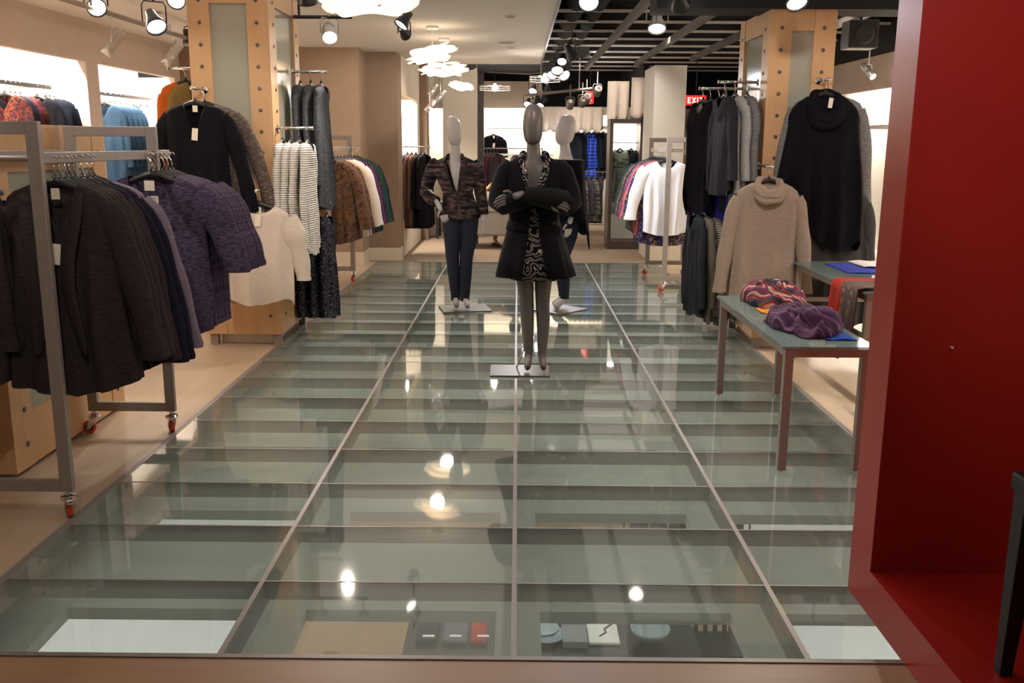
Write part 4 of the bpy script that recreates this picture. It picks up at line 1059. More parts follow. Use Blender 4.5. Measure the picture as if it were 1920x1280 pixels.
bluec = cloth('blue_scarf_cloth', (.03, .04, .26), (.05, .06, .36))
cloth_sheet('flat blue scarf edge peeking out under the purple scarf', c2.x + .02, tx1 - .03, ty0 + .12, ty0 + .42, zt1, cloth('cobalt_cloth', (.01, .04, .25), (.02, .07, .35)), seed=3)
cloth_sheet('mustard scarf end under the striped scarf', c1.x - .16, c1.x - .06, c1.y - .42, c1.y - .28, zt1, cloth('mustard_cloth', (.5, .22, .03), (.6, .3, .06)), seed=4)
side_sheet('red scarf draped over the side edge of the taller table', sx0 - .02, sx0 + .50, sy0 + .22, sy0 + .52, zt2, cloth('red_cloth', (.28, .025, .02), (.36, .04, .03)), drop=.36, seed=1)
side_sheet('grey-brown scarf draped over the side edge of the taller table', sx0 - .035, sx0 + .52, sy0 + .02, sy0 + .30, zt2 + .012, cloth('greybrown_cloth', (.12, .085, .075), (.16, .12, .105), 'rib', 3), drop=.40, seed=2)
cloth_sheet('blue scarf spread on the taller table', sx0 + .16, sx1 - .02, sy0 + .78, sy1 - .15, zt2, bluec, seed=5)
cloth_sheet('white scarf at the back of the taller table', sx0 + .34, sx1 - .02, sy1 - .42, sy1 - .10, zt2 + .014, whp, seed=6)
# ================================================================== MANNEQUINS
def sheet(rows, a0, a1s, n=44, seed=0, fold=.0, kf=7):
    """open loft round the body; rows (z,cx,cy,a,b,gap_deg[,foldamp]); the gap is centred on the front (-y)"""
    rnd = random.Random(seed); p1, p2 = rnd.uniform(0, 6), rnd.uniform(0, 6); vs = []; fs = []
    for s in rows:
        z, cx, cy, a, b, g = s[:6]; fa = s[6] if len(s) > 6 else 0; go = s[7] if len(s) > 7 else 0
        for i in range(n + 1):
            u = R(270 + g + go) + (2 * PI - R(2 * g)) * i / n
            k = 1 + fa * (math.sin(kf * u + p1) + .5 * math.sin(2.3 * kf * u + p2))
            vs.append((cx + a * spow(math.cos(u), .9) * k, cy + b * spow(math.sin(u), .9) * k, z))
    for j in range(len(rows) - 1):
        for i in range(n): q = j * (n + 1) + i; fs.append((q, q + 1, q + n + 2, q + n + 1))
    return MB().add(vs, fs)
def foot_nodes(nodes, edges, k, ank, toe, side):
    pass
def plate(t, x0, x1, y0, y1, rz=0):
    M = Matrix.Translation(((x0 + x1) / 2, (y0 + y1) / 2, 0)) @ Matrix.Rotation(rz, 4, 'Z')
    MB().box(-(x1 - x0) / 2, (x1 - x0) / 2, -(y1 - y0) / 2, (y1 - y0) / 2, .001, .013, M).build('base_plate', PLATE, t, bevel=.002)

# --- front mannequin: black coat over scrolled dress, arms crossed
bp = G(1003, 697)
t = thing('mannequin', 'grey mannequin with crossed arms in a black coat and scroll print dress, frontmost', 'mannequin', (bp.x, bp.y, .002), 0, None)
N = {'pelvis': ((-.02, 0, .96), (.135, .10)), 'waist': ((-.02, 0, 1.12), (.10, .085)), 'chest': ((-.02, 0, 1.30), (.13, .095)), 'collar': ((-.02, .012, 1.44), (.075, .06)),
     'neck': ((-.027, .0, 1.53), .046), 'skull': ((-.032, -.012, 1.66), .046),
     'sr': ((-.175, .01, 1.40), .052), 'er': ((-.245, -.03, 1.18), .038), 'wr': ((-.01, -.19, 1.235), .026), 'pr': ((.04, -.21, 1.225), (.022, .034)),
     'sl': ((.135, .01, 1.40), .052), 'el': ((.215, -.02, 1.17), .038), 'wl': ((-.03, -.215, 1.195), .026), 'pl': ((-.13, -.205, 1.205), (.020, .034)),
     'hr': ((-.10, 0, .90), .088), 'kr': ((-.062, -.01, .50), .052), 'cr': ((-.055, .02, .34), .050), 'ar': ((-.045, .015, .10), .030), 'tr': ((-.055, -.085, .036), (.038, .024)),
     'hl': ((.06, 0, .90), .088), 'kl': ((.045, -.01, .50), .052), 'cl': ((.055, .02, .34), .050), 'al': ((.048, .015, .10), .030), 'tl': ((.060, -.085, .036), (.038, .024))}
Eg = [('pelvis', 'waist'), ('waist', 'chest'), ('chest', 'collar'), ('collar', 'neck'), ('neck', 'skull'), ('chest', 'sr'), ('sr', 'er'), ('er', 'wr'), ('wr', 'pr'),
      ('chest', 'sl'), ('sl', 'el'), ('el', 'wl'), ('wl', 'pl'), ('pelvis', 'hr'), ('hr', 'kr'), ('kr', 'cr'), ('cr', 'ar'), ('ar', 'tr'), ('pelvis', 'hl'), ('hl', 'kl'), ('kl', 'cl'), ('cl', 'al'), ('al', 'tl')]
# the two hands: one shows at the viewer's left, the other at the viewer's right
N['pr'] = ((.085, -.225, 1.195), (.022, .036)); N['wr'] = ((.02, -.205, 1.215), .027)
N['pl'] = ((-.165, -.215, 1.215), (.020, .034)); N['wl'] = ((-.09, -.20, 1.235), .027)
fg = hand_fingers(None, (.115, -.228, 1.185), (1, -.02, -.22), (0, .15, 1), (-.2, .6, -.6), .085, .0095) + hand_fingers(None, (-.195, -.218, 1.205), (-1, 0, -.30), (0, .15, -1), (.2, .6, -.6), .085, .0095)
skin_body('body', N, Eg, MANQ_SHADE, t, 'pelvis', fg, head=((-.032, -.012, 1.548), .262, .073, .095, 0, 0))
plate(t, -.31, .10, -.17, .15)
MB().cyl((-.13, .07, .01), (-.055, .06, .20), .006, 10).build('ankle_rod', CHROME, t)
SCR = cloth('scroll_print', (.008, .008, .010), (.52, .49, .45), 'scroll', sc=1.0)
BLK = cloth('black_wool', (.0035, .0035, .006), (.006, .006, .009), rough=.95, sheen=.06)
dress = [(1.40, -.02, 0, .150, .098), (1.30, -.02, 0, .145, .118), (1.19, -.02, 0, .130, .112), (1.12, -.02, 0, .125, .108), (1.02, -.02, 0, .135, .120), (.90, -.015, 0, .155, .135, .3), (.78, -.01, 0, .165, .145, .6), (.655, -.005, 0, .172, .155, 1.0)]
sheet([(q[0], q[1], q[2], q[3], q[4], {1.40: 34, 1.30: 18}.get(q[0], 0), .012 * (q[5] if len(q) > 5 else 0)) for q in dress], 0, 0, 56, 3).build('dress', SCR, t, smooth=True, solid=.004)
coat = [(1.475, -.022, .02, .085, .062, 40), (1.45, -.022, .015, .13, .075, 34), (1.415, -.02, .01, .195, .092, 30), (1.36, -.02, .005, .205, .118, 24), (1.25, -.02, 0, .195, .140, 12), (1.12, -.02, 0, .165, .135, 6), (1.03, -.02, 0, .165, .142, 9, .01),
        (.92, -.018, 0, .20, .165, 11, .02), (.80, -.015, 0, .235, .185, 14, .03), (.675, -.01, 0, .268, .205, 16, .035)]
sheet(coat, 0, 0, 52, 4).build('coat', BLK, t, smooth=True, solid=.008)
co = [o for o in t.children if o.name.startswith('coat')][0]
sv = MB()
sv.tube([(-.165, .012, 1.415), (-.205, .0, 1.36), (-.245, -.02, 1.25), (-.262, -.04, 1.17), (-.225, -.09, 1.155), (-.13, -.155, 1.185), (-.04, -.185, 1.21)], [.062, .074, .070, .066, .064, .056, .052], 18, cap=False)
sv.build('sleeve', BLK, co, smooth=True, solid=.004)
sv = MB()
sv.tube([(.125, .012, 1.415), (.168, .0, 1.36), (.212, -.02, 1.25), (.232, -.05, 1.17), (.20, -.11, 1.155), (.11, -.185, 1.185), (.0, -.225, 1.215), (-.09, -.232, 1.235)], [.062, .074, .070, .066, .064, .058, .052, .045], 18, cap=False)
sv.build('sleeve', BLK, co, smooth=True, solid=.004)
cf = cloth('black_boucle', (.008, .009, .009), (.020, .022, .022), 'fleck', 2)
MB().tube([(.175, -.150, 1.20), (.10, -.215, 1.215), (.0, -.245, 1.225), (-.09, -.252, 1.235)], [.060, .060, .056, .048], 18, cap=False).build('cuff', cf, co, smooth=True, solid=.004)
MB().rings(loft_cloth([(1.045, -.02, 0, .172, .147), (.995, -.02, 0, .180, .155)], 44, 1), False, False)
belt = [(1.05, -.02, 0, .170, .150, 10), (.99, -.02, 0, .186, .165, 12)]
sheet(belt, 0, 0, 40, 4).build('peplum', BLK, co, smooth=True, solid=.008)
for s in (-1, 1):   # patterned lapel collar
    MB().tube([(-.022 + s * .05, .055, 1.50), (-.022 + s * .085, .0, 1.482), (-.022 + s * .088, -.055, 1.435), (-.022 + s * .055, -.105, 1.35), (-.022 + s * .022, -.132, 1.26)], [.018, .030, .030, .024, .010], 12, flat=.4).build('lapel', SCR, t, smooth=True, sub=1)

# --- left mannequin: patterned blazer, slim trousers
bp = G(866, 580)
t = thing('mannequin', 'white mannequin in a patterned blazer and slim dark trousers, left behind the coat', 'mannequin', (bp.x, bp.y, .002), 0, None)
N = {'pelvis': ((-.01, 0, .93), (.125, .09)), 'waist': ((-.03, 0, 1.08), (.095, .08)), 'chest': ((-.05, 0, 1.26), (.125, .09)), 'collar': ((-.055, .01, 1.395), (.075, .055)),
     'neck': ((-.052, .0, 1.49), .046), 'skull': ((-.050, -.012, 1.65), .046),
     'sr': ((-.225, .01, 1.37), .05), 'er': ((-.325, .05, 1.13), .036), 'wr': ((-.215, -.10, 1.01), .026), 'pr': ((-.175, -.125, .935), (.034, .020)),
     'sl': ((.115, .01, 1.37), .05), 'el': ((.165, .02, 1.12), .036), 'wl': ((.205, -.03, .90), .025), 'pl': ((.205, -.04, .83), (.020, .032)),
     'hr': ((-.085, 0, .88), .085), 'kr': ((-.085, -.02, .49), .050), 'ar': ((-.060, .02, .11), .030), 'tr': ((-.045, -.085, .038), (.042, .026)),
     'hl': ((.065, 0, .88), .085), 'kl': ((.045, -.03, .49), .050), 'al': ((.030, -.01, .11), .030), 'tl': ((.065, -.11, .038), (.042, .026))}
Eg = [('pelvis', 'waist'), ('waist', 'chest'), ('chest', 'collar'), ('collar', 'neck'), ('neck', 'skull'), ('chest', 'sr'), ('sr', 'er'), ('er', 'wr'), ('wr', 'pr'),
      ('chest', 'sl'), ('sl', 'el'), ('el', 'wl'), ('wl', 'pl'), ('pelvis', 'hr'), ('hr', 'kr'), ('kr', 'ar'), ('ar', 'tr'), ('pelvis', 'hl'), ('hl', 'kl'), ('kl', 'al'), ('al', 'tl')]
fg = hand_fingers(None, (.204, -.045, .805), (-.05, -.1, -1), (0, 1, -.1), (-.6, .2, 0), .085, .009) + hand_fingers(None, (-.160, -.130, .915), (.25, .1, -1), (1, .2, .2), (.2, .6, 0), .07, .009)
skin_body('body', N, Eg, MANQ_W, t, 'pelvis', fg, head=((-.050, -.012, 1.535), .262, .075, .097, -.03, 0))
plate(t, -.20, .26, -.19, .19, R(12))
BZ = cloth('brocade', (.02, .018, .02), kind='camo', extra=[(.008, .007, .012), (.02, .016, .022), (.085, .06, .055), (.20, .15, .13)], sc=1.2)
DN = cloth('slate_denim', (.022, .026, .042), (.035, .040, .060))
for s, hx, kx, ax, ky, ay in ((-1, -.085, -.085, -.060, -.02, .02), (1, .065, .045, .030, -.03, -.01)):
    MB().tube([(hx * .9, 0, .96), (hx, 0, .86), (hx, -.01, .70), (kx, ky, .49), ((kx + ax) / 2, (ky + ay) / 2 + .01, .32), (ax, ay, .115), (ax, ay, .085)], [.085, .098, .080, .060, .056, .042, .042], 20, cap=False, up=(0, 1, 0)).build('trouser_leg', DN, t, smooth=True, solid=.003)
MB().rings(loft_cloth([(1.02, -.02, 0, .115, .095), (.93, -.01, 0, .165, .118), (.86, -.01, 0, .172, .12)], 40), False, False).build('trouser_top', DN, t, smooth=True)
bl = [(1.435, -.055, .02, .075, .055, 38), (1.41, -.055, .012, .13, .07, 34), (1.375, -.055, .01, .215, .088, 30), (1.30, -.052, .005, .205, .115, 22), (1.20, -.045, 0, .165, .122, 12), (1.10, -.03, 0, .135, .112, 4), (1.02, -.022, 0, .150, .118, 2, .01), (.94, -.012, 0, .175, .130, 4, .015), (.875, -.008, 0, .188, .138, 9, .02)]
sheet(bl, 0, 0, 52, 7).build('blazer', BZ, t, smooth=True, solid=.007)
co = [o for o in t.children if o.name.startswith('blazer')][0]
MB().tube([(-.215, .012, 1.385), (-.265, .02, 1.32), (-.31, .045, 1.20), (-.335, .045, 1.10), (-.29, -.03, 1.05), (-.225, -.09, 1.025)], [.055, .066, .060, .056, .052, .046], 18, cap=False).build('sleeve', BZ, co, smooth=True, solid=.004)
MB().tube([(.105, .012, 1.385), (.145, .012, 1.32), (.168, .02, 1.20), (.178, .018, 1.10), (.198, -.015, 1.0), (.210, -.03, .905)], [.055, .066, .058, .054, .050, .044], 18, cap=False).build('sleeve', BZ, co, smooth=True, solid=.004)
MB().lathe([(.001, .006), (.010, .004), (.011, 0)], 12, Matrix.Translation((-.033, -.118, 1.10)) @ Matrix.Rotation(PI / 2, 4, 'X')).build('button', BLACKP, co)
TP = cloth('mauve_top', (.10, .065, .06), (.15, .10, .09))
sheet([(1.40, -.05, 0, .105, .085, 30), (1.34, -.05, 0, .128, .098, 24), (1.22, -.045, 0, .135, .108, 13), (1.12, -.035, 0, .115, .102, 0), (1.08, -.03, 0, .112, .100, 0), (.95, -.012, 0, .155, .118, 0), (.865, -.01, 0, .165, .124, 0)], 0, 0, 44, 2).build('top', TP, t, smooth=True)
for s in (-1, 1):
    MB().tube([(-.055 + s * .045, .05, 1.455), (-.055 + s * .075, -.01, 1.435), (-.055 + s * .068, -.07, 1.37), (-.048 + s * .045, -.115, 1.25), (-.038 + s * .012, -.124, 1.13)], [.016, .026, .024, .020, .008], 12, flat=.4).build('lapel', BLK if s < 0 else BZ, t, smooth=True, sub=1)

# --- right mannequin: black shawl, facing left
bp = G(1052, 581)
t = thing('mannequin', 'white mannequin turned left in a black off-shoulder shawl, right behind the coat', 'mannequin', (bp.x, bp.y, .002), R(-62), None)
N = {'pelvis': ((.0, .03, .93), (.12, .09)), 'waist': ((0, .02, 1.08), (.095, .08)), 'chest': ((0, .02, 1.26), (.125, .09)), 'collar': ((0, .025, 1.415), (.095, .06)),
     'neck': ((0, .015, 1.50), .048), 'skull': ((0, -.012, 1.66), .048),
     'sr': ((-.165, .03, 1.385), .062), 'er': ((-.20, .04, 1.10), .038), 'wr': ((-.17, -.02, .90), .026), 'pr': ((-.165, -.04, .83), (.020, .032)),
     'sl': ((.165, .03, 1.385), .062), 'el': ((.20, .04, 1.10), .038), 'wl': ((.19, -.02, .90), .026), 'pl': ((.185, -.04, .83), (.020, .032)),
     'hr': ((-.08, .03, .88), .085), 'kr': ((-.06, .0, .49), .050), 'ar': ((-.05, .05, .12), .030), 'tr': ((-.05, -.06, .038), (.042, .026)),
     'hl': ((.08, .03, .88), .085), 'kl': ((.07, -.04, .49), .050), 'al': ((.06, .0, .12), .030), 'tl': ((.06, -.11, .038), (.042, .026))}
fg = hand_fingers(None, (-.165, -.045, .80), (0, -.1, -1), (0, 1, 0), (.6, 0, 0), .08, .009) + hand_fingers(None, (.185, -.045, .80), (0, -.1, -1), (0, 1, 0), (-.6, 0, 0), .08, .009)
skin_body('body', N, Eg, MANQ_W, t, 'pelvis', fg, head=((0, -.015, 1.545), .268, .077, .102, 0, .03))
plate(t, -.20, .20, -.24, .18, R(20))
for hx, kx, ax, ky, ay in ((-.08, -.06, -.05, 0, .05), (.08, .07, .06, -.04, 0)):
    MB().tube([(hx * .9, .03, .96), (hx, .03, .86), (hx, .02, .70), (kx, ky, .49), ((kx + ax) / 2, (ky + ay) / 2 + .01, .32), (ax, ay, .15), (ax, ay, .12)], [.085, .096, .078, .058, .054, .042, .042], 20, cap=False, up=(0, 1, 0)).build('trouser_leg', DN, t, smooth=True, solid=.003)
def shawl():
    n = 72; rows_ = [(1.405, .195, .110), (1.375, .225, .13), (1.30, .24, .145), (1.20, .245, .155), (1.10, .25, .17), (1.0, .26, .19), (.92, .275, .205), (.86, .285, .215)]
    rs = []
    for j, (z, a, b) in enumerate(rows_):
        v = j / (len(rows_) - 1); ring = []
        for k in range(n):
            u = 2 * PI * k / n; kk = 1 + .04 * v * math.sin(9 * u) + .03 * v * math.sin(5 * u + 1)
            dz = -v ** 3 * (.20 * max(0, math.cos(u - R(95))) ** 14 + .26 * max(0, math.cos(u - R(55))) ** 14 + .10 * max(0, math.cos(u - R(200))) ** 4 + .05 * math.sin(3 * u))
            ring.append((a * math.cos(u) * kk, .02 + b * math.sin(u) * kk, z + dz))
        rs.append(ring)
    return MB().rings(rs, False, False)
shawl().build('shawl', BLK, t, smooth=True, solid=.008)
sp = [o for o in t.children if o.name.startswith('shawl')][0]
MB().tube([(.205 * math.cos(2 * PI * i / 36), .02 + .125 * math.sin(2 * PI * i / 36), 1.385) for i in range(36)], .028, 12, closed=True).build('fold_collar', BLK, sp, smooth=True)

# ================================================================== ARMCHAIR AND SEATED PERSON
GREYU = plain('grey_upholstery', (.34, .31, .285), .85, 0, .04, 12)
cl = G(898, 467); cx0, cx1 = AY(872, 420, cl.y).x, .16
t = thing('armchair', 'grey upholstered armchair seen from behind, beyond the mannequins', 'armchair', (cx0, cl.y, 0))
W = cx1 - cx0; zb_ = AY(905, 371, cl.y).z
MB().box(0, W, 0, .16, .20, zb_).build('backrest', GREYU, t, bevel=.03)
MB().box(.02, W * .97, -.012, .0, zb_ - .20, zb_ - .03).build('back_cushion', GREYU, t, bevel=.006)
MB().box(.13, W - .13, .16, .80, .20, .44).build('seat', GREYU, t, bevel=.03)
for x_ in (0, W - .13): MB().box(x_, x_ + .13, .16, .82, .20, .62).build('armrest', GREYU, t, bevel=.03)
for x_ in (.12, W - .16):
    for y_ in (.03, .74): MB().rings([[(x_ + .008, y_ + .008, 0), (x_ + .042, y_ + .008, 0), (x_ + .042, y_ + .042, 0), (x_ + .008, y_ + .042, 0)], [(x_, y_, .205), (x_ + .05, y_, .205), (x_ + .05, y_ + .05, .205), (x_, y_ + .05, .205)]]).build('leg', BLACKP, t)
px_ = -.02; py_ = cl.y + .42
t = thing('person', 'person seated in the grey armchair, tan sleeve over its back, black shoe below', 'person', (px_, py_, 0))
eb = AY(921, 347, cl.y + .03); hb = AY(906, 361, cl.y + .05)
ex, ey, ez = eb.x - px_, eb.y - py_, eb.z; hx_, hy_, hz_ = hb.x - px_, hb.y - py_, hb.z
fx = AY(927, 455, cl.y + .28).x - px_
N = {'pelvis': ((0, 0, .56), (.13, .11)), 'waist': ((0, -.02, .72), (.105, .09)), 'chest': ((0, -.02, .92), (.13, .10)), 'collar': ((0, -.01, 1.06), (.08, .06)), 'neck': ((0, 0, 1.12), .05),
     'jaw': ((0, .03, 1.18), (.055, .07)), 'face': ((0, .02, 1.27), (.072, .09)), 'crown': ((0, .01, 1.34), (.06, .075)),
     'sr': ((-.17, -.02, 1.02), .05), 'er': ((ex + .07, ey + .10, ez - .05), .042), 'wr': ((ex, ey, ez + .0), .032), 'pr': ((hx_ + .03, hy_, hz_ + .03), (.03, .022)),
     'sl': ((.17, -.02, 1.02), .05), 'el': ((.22, .05, .78), .04), 'wl': ((.10, .25, .68), .028), 'pl': ((.06, .30, .67), .025),
     'hr': ((-.10, .06, .53), .09), 'kr': ((-.20, .44, .52), .062), 'ar': ((fx, -.05, .11), .032), 'tr': ((fx + .06, -.12, .04), (.035, .022)),
     'hl': ((.10, .06, .53), .09), 'kl': ((.12, .46, .52), .062), 'al': ((.12, .44, .11), .032), 'tl': ((.12, .56, .04), (.035, .022))}
Eg2 = [e for e in Eg if 'skull' not in e] + [('neck', 'jaw'), ('jaw', 'face'), ('face', 'crown')]
fg = hand_fingers(None, (hx_ + .02, hy_, hz_ + .01), (-.6, -.1, -.8), (0, 1, 0), (.3, 0, -.6), .07, .009)
bd = skin_body('body', N, Eg2, SKIN, t, 'pelvis', fg)
MB().lathe([(.012, .02), (.022, .008), (.012, -.012)], 10, Matrix.Translation((0, .115, 1.255)) @ Matrix.Rotation(-PI / 2, 4, 'X')).build('nose', SKIN, t, smooth=True)
for s in (-1, 1): MB().lathe([(.001, .006), (.009, .003), (.010, -.002)], 10, Matrix.Translation((s * .03, .108, 1.28)) @ Matrix.Rotation(-PI / 2, 4, 'X')).build('eye', BLACKP, t, smooth=True)
HR = plain('dark_hair', (.02, .012, .008), .6)
MB().lathe([(.001, .10), (.05, .09), (.085, .04), (.095, -.03), (.09, -.10), (.05, -.13)], 24, Matrix.Translation((0, -.015, 1.29)), cap=False).build('hair', HR, t, smooth=True)
MB().rings(loft_cloth([(1.09, 0, -.01, .09, .07), (1.05, 0, -.015, .165, .095), (.92, 0, -.02, .175, .125), (.74, 0, -.02, .15, .125), (.60, 0, 0, .165, .15)], 36), False, False).build('sweater', black, t, smooth=True, solid=.006)
MB().tube([(-.15, -.02, 1.03), (ex + .10, ey + .12, ez - .03), (ex + .035, ey + .03, ez - .008), (ex - .02, ey, ez - .01)], [.065, .058, .050, .042], 16, cap=False).build('sleeve', plain('tan_sleeve', (.50, .24, .07), .8), t, smooth=True)
MB().tube([(.15, -.02, 1.03), (.22, .05, .78), (.12, .22, .69)], [.065, .055, .045], 16, cap=False).build('sleeve', black, t, smooth=True)
for s, k_, a_ in ((-1, (-.20, .44, .52), (fx, .0, .20)), (1, (.12, .46, .52), (.12, .44, .18))):
    MB().tube([(s * .08, .02, .55), (s * .11, .15, .545), (k_[0], k_[1] - .05, .55), (k_[0], k_[1] + .03, .50), (k_[0] * .5 + a_[0] * .5, (k_[1] + a_[1]) / 2, .36), a_], [.10, .098, .078, .076, .062, .050], 16, cap=False).build('trouser_leg', black, t, smooth=True)
for (x_, y_, dx_, dy_) in ((fx, -.05, .06, -.08), (.12, .44, 0, .11)):
    MB().tube([(x_ - dx_ * .5, y_ - dy_ * .5, .035), (x_, y_, .037), (x_ + dx_ * .6, y_ + dy_ * .6, .034), (x_ + dx_ * 1.35, y_ + dy_ * 1.35, .022)], [.028, .036, .038, .018], 14, flat=.8, up=(0, 0, 1)).build('shoe', BLACKP, t, smooth=True)

# ================================================================== TRACKS, SPOTLIGHTS, PENDANTS
def track(label, p0, p1, drops, zc, m=None, r=.015):
    t = thing('light_track', label, 'light track', p0, 0, None)
    d = Vector(p1) - Vector(p0)
    u = d.normalized(); M = Matrix.Identity(4)
    MB().tube([(0, 0, 0), d], r * 1.4, 4).build('rail', m or STEEL, t)
    for k in drops:
        q = d * k
        MB().cyl(q, (q.x, q.y, zc - p0[2]), .010, 8).build('stem', m or STEEL, t)
        MB().lathe([(.055, zc - p0[2] - .014), (.06, zc - p0[2] - .001)], 20, Matrix.Translation((q.x, q.y, 0))).build('canopy', m or STEEL, t)
    return t
zt_ = 2.56
TRX1 = AY(230, 36, AX(230, 36, -3.35).y).x
track('long grey light track nearest the left wall', (-3.3, 4.5, zt_), (-3.3, 11.8, zt_), (.28, .42, .6, .8), ZC)
track('short grey light track between the left wall and the timber column', (-2.62, 4.2, zt_), (-2.62, 7.0, zt_), (.3, .8), ZC)
pY = 7.9; zt3 = AY(600, 32, pY).z
track('dark light track beside the left timber column', (AY(550, 32, pY).x, pY, zt3), (AY(660, 33, pY).x, pY, zt3), (.1, .9), ZC, BLACKM, .010)
E1_ = 0
def sp(px, py, Y=None, X=None, aim=(0, 0, 0), **k):
    p = AY(px, py, Y) if Y else AX(px, py, X)
    if aim == 'L': aim = p + Vector((-.55, -.15, -.75))
    return spotlight(p, aim, **k)
sp(180, 10, X=-3.3, aim=(-1.6, 4.6, .6), label='black spotlight at the top left edge on the long track', r=.075, top=.15, energy=50)
sp(290, 42, X=-2.62, aim=(-1.4, 5.6, .5), label='black spotlight with open yoke in front of the left timber column', r=.075, top=.16, energy=60, kind='bell')
sp(331, -3, X=-2.62, aim=(-1.8, 4.2, .8), label='black spotlight cut by the top edge near the left timber column', r=.07, top=.12, energy=35)
sp(212, 82, X=-3.3, aim='L', label='silver tube spotlight, left of the two below the long track', kind='tube', r=.042, top=.26, m=SILVER, energy=25)
sp(322, 103, X=-3.3, aim='L', label='silver tube spotlight, right of the two below the long track', kind='tube', r=.045, top=.28, m=SILVER, energy=0)
sp(352, 72, X=-3.3, aim=(-3.0, 10.0, .5), label='small dark spotlight beside the upper corner of the left timber column', r=.06, top=.12)
sp(618, 62, Y=7.9, aim=(-.9, 5.0, 0), label='chrome can spotlight on the short dark track', kind='can', r=.062, top=.16, m=SILVER, energy=120)
sp(575, -8, Y=6.9, aim=(-1.5, 8, .5), label='dark spotlight just cut by the top edge beside the big pendant', r=.07, top=.15)
sp(757, 40, Y=7.6, aim=(-1.9, 6.9, 1.0), label='black hexagonal spotlight beside the big pendant', r=.06, top=.2, energy=70)
sp(758, 62, Y=8.2, aim=(.3, 12, 1.0), label='black spotlight turned away below the hexagonal one', r=.05, top=.25)
sp(1232, 44, Y=7.9, aim=(1.0, 6.6, .2), label='bright bell spotlight under the dark ceiling right of centre', r=.075, top=.12, energy=120, m=SILVER)
sp(1275, 2, Y=6.9, aim=(2.0, 9.0, 1), label='black spotlight at the top edge under the dark ceiling', r=.07, top=.12)
sp(1104, -2, Y=6.4, aim=(.3, 3.5, .5), label='bright bulb spotlight cut by the top edge at the ceiling step', r=.07, top=.2, energy=60, bulb=BULBC)
sp(1492, -4, Y=6.2, aim=(1.9, 4.6, .4), label='bright spotlight cut by the top edge above the right timber column', r=.07, top=.12, energy=110)
sp(1072, 100, Y=9.6, aim=(1.6, 10.1, 1.0), label='bright cool spotlight highest in the cluster under the dark ceiling', r=.07, top=.25, energy=160, bulb=BULBC)
sp(1054, 112, Y=10.6, aim=(.2, 8.4, .4), label='narrow spotlight just left of the cool one', r=.055, top=.2, energy=60, bulb=BULBC)
sp(1045, 127, Y=11.2, aim=(.4, 9.0, 0), label='bright spotlight in the middle of the ceiling cluster', r=.075, top=.2, energy=100, bulb=BULBC)
sp(1056, 138, Y=11.9, aim=(1.5, 10.2, 1.1), label='bright spotlight low right in the ceiling cluster', r=.075, top=.2, energy=150, bulb=BULBC)
sp(1036, 138, Y=12.3, aim=(-.4, 9.0, 0), label='bright spotlight low left in the ceiling cluster', r=.065, top=.2, energy=60, bulb=BULBC)
for i, (px, py, Y, e) in enumerate(((1000, 168, 15.5, 50), (1026, 167, 15.8, 60), (990, 193, 17, 30), (1008, 186, 17.4, 30), (1014, 196, 17.2, 30), (1020, 183, 18, 0), (1001, 199, 18.2, 0))):
    sp(px, py, Y=Y, aim=((-.3, .6)[i % 2], Y + 1.5 if i % 2 else Y - 2, .5), label=f'small bright far spotlight above the back mannequins, {ORD[i] if i else "first"} of seven', r=.07, top=.16, energy=e, bulb=BULBC)
for i, (px, py) in enumerate(((812, 168), (826, 180), (806, 199))):
    sp(px, py, Y=13.5, aim=(-2.2, 13.4, .8), label=['silver tube spotlight highest of three beside the far pendants', 'silver tube spotlight, middle one beyond the pendants', 'silver tube spotlight lowest of three above the suited mannequin'][i], kind='tube', r=.035, top=.3, m=SILVER, energy=40 if i else 0)
for i, (px, py) in enumerate(((1069, 196), (1092, 192), (1100, 186), (1120, 172))):
    sp(px, py, Y=15.0, aim=(.8, 17.5, .9), label=f'grey box spotlight, {["leftmost", "second", "third", "rightmost and highest"][i]} of four above the fabric valance', kind='can', r=.06, top=.3, m=plain('grey_lamp_paint', (.22, .19, .17), .5), energy=30)
sp(1628, 134, X=3.9, aim=(4.5, 9.4, 1.2), label='pale tube spotlight before the right wall', kind='tube', r=.04, top=.3, m=SILVER, energy=30)
track('curved grey light track above the fabric valance', (AY(990, 185, 15).x, 15, AY(990, 178, 15).z), (AY(1110, 165, 15).x, 15, AY(1110, 166, 15).z), (.2, .8), 3.28)
# speaker box by the right ceiling
p = AY(1612, 66, 8.0)
t = thing('ceiling_speaker', 'black loudspeaker hung under the dark ceiling at the right', 'loudspeaker', p); MB().box(-.12, .12, -.1, .1, -.11, .11).build('cabinet', BLACKP, t, bevel=.01); MB().lathe([(.07, .003), (.085, 0)], 20, Matrix.Translation((0, -.1, 0)) @ Matrix.Rotation(PI / 2, 4, 'X')).build('cone', BLACKM, t); MB().cyl((0, 0, .1), (0, 0, 3.28 - p.z), .012, 8).build('bracket', BLACKM, t)
for (px, py, Y, r_, lb, ti, sc_) in ((695, 2, 5.9, .285, 'large glowing wavy pendant lamp cut by the top edge', .05, 1), (811, 101, 9.8, .25, 'glowing wavy pendant lamp, middle one of the row', .3, 1), (833, 131, 10.9, .27, 'glowing wavy pendant lamp, lower one of the middle pair', .05, 1), (865, 161, 13.2, .17, 'smaller glowing pendant lamp behind the middle pair', -.15, .6)):
    p = AY(px, py, Y); pendant((p.x, p.y, p.z), r_, ZC if Y < 12 else 3.28, lb, ti, int(px), sc_)
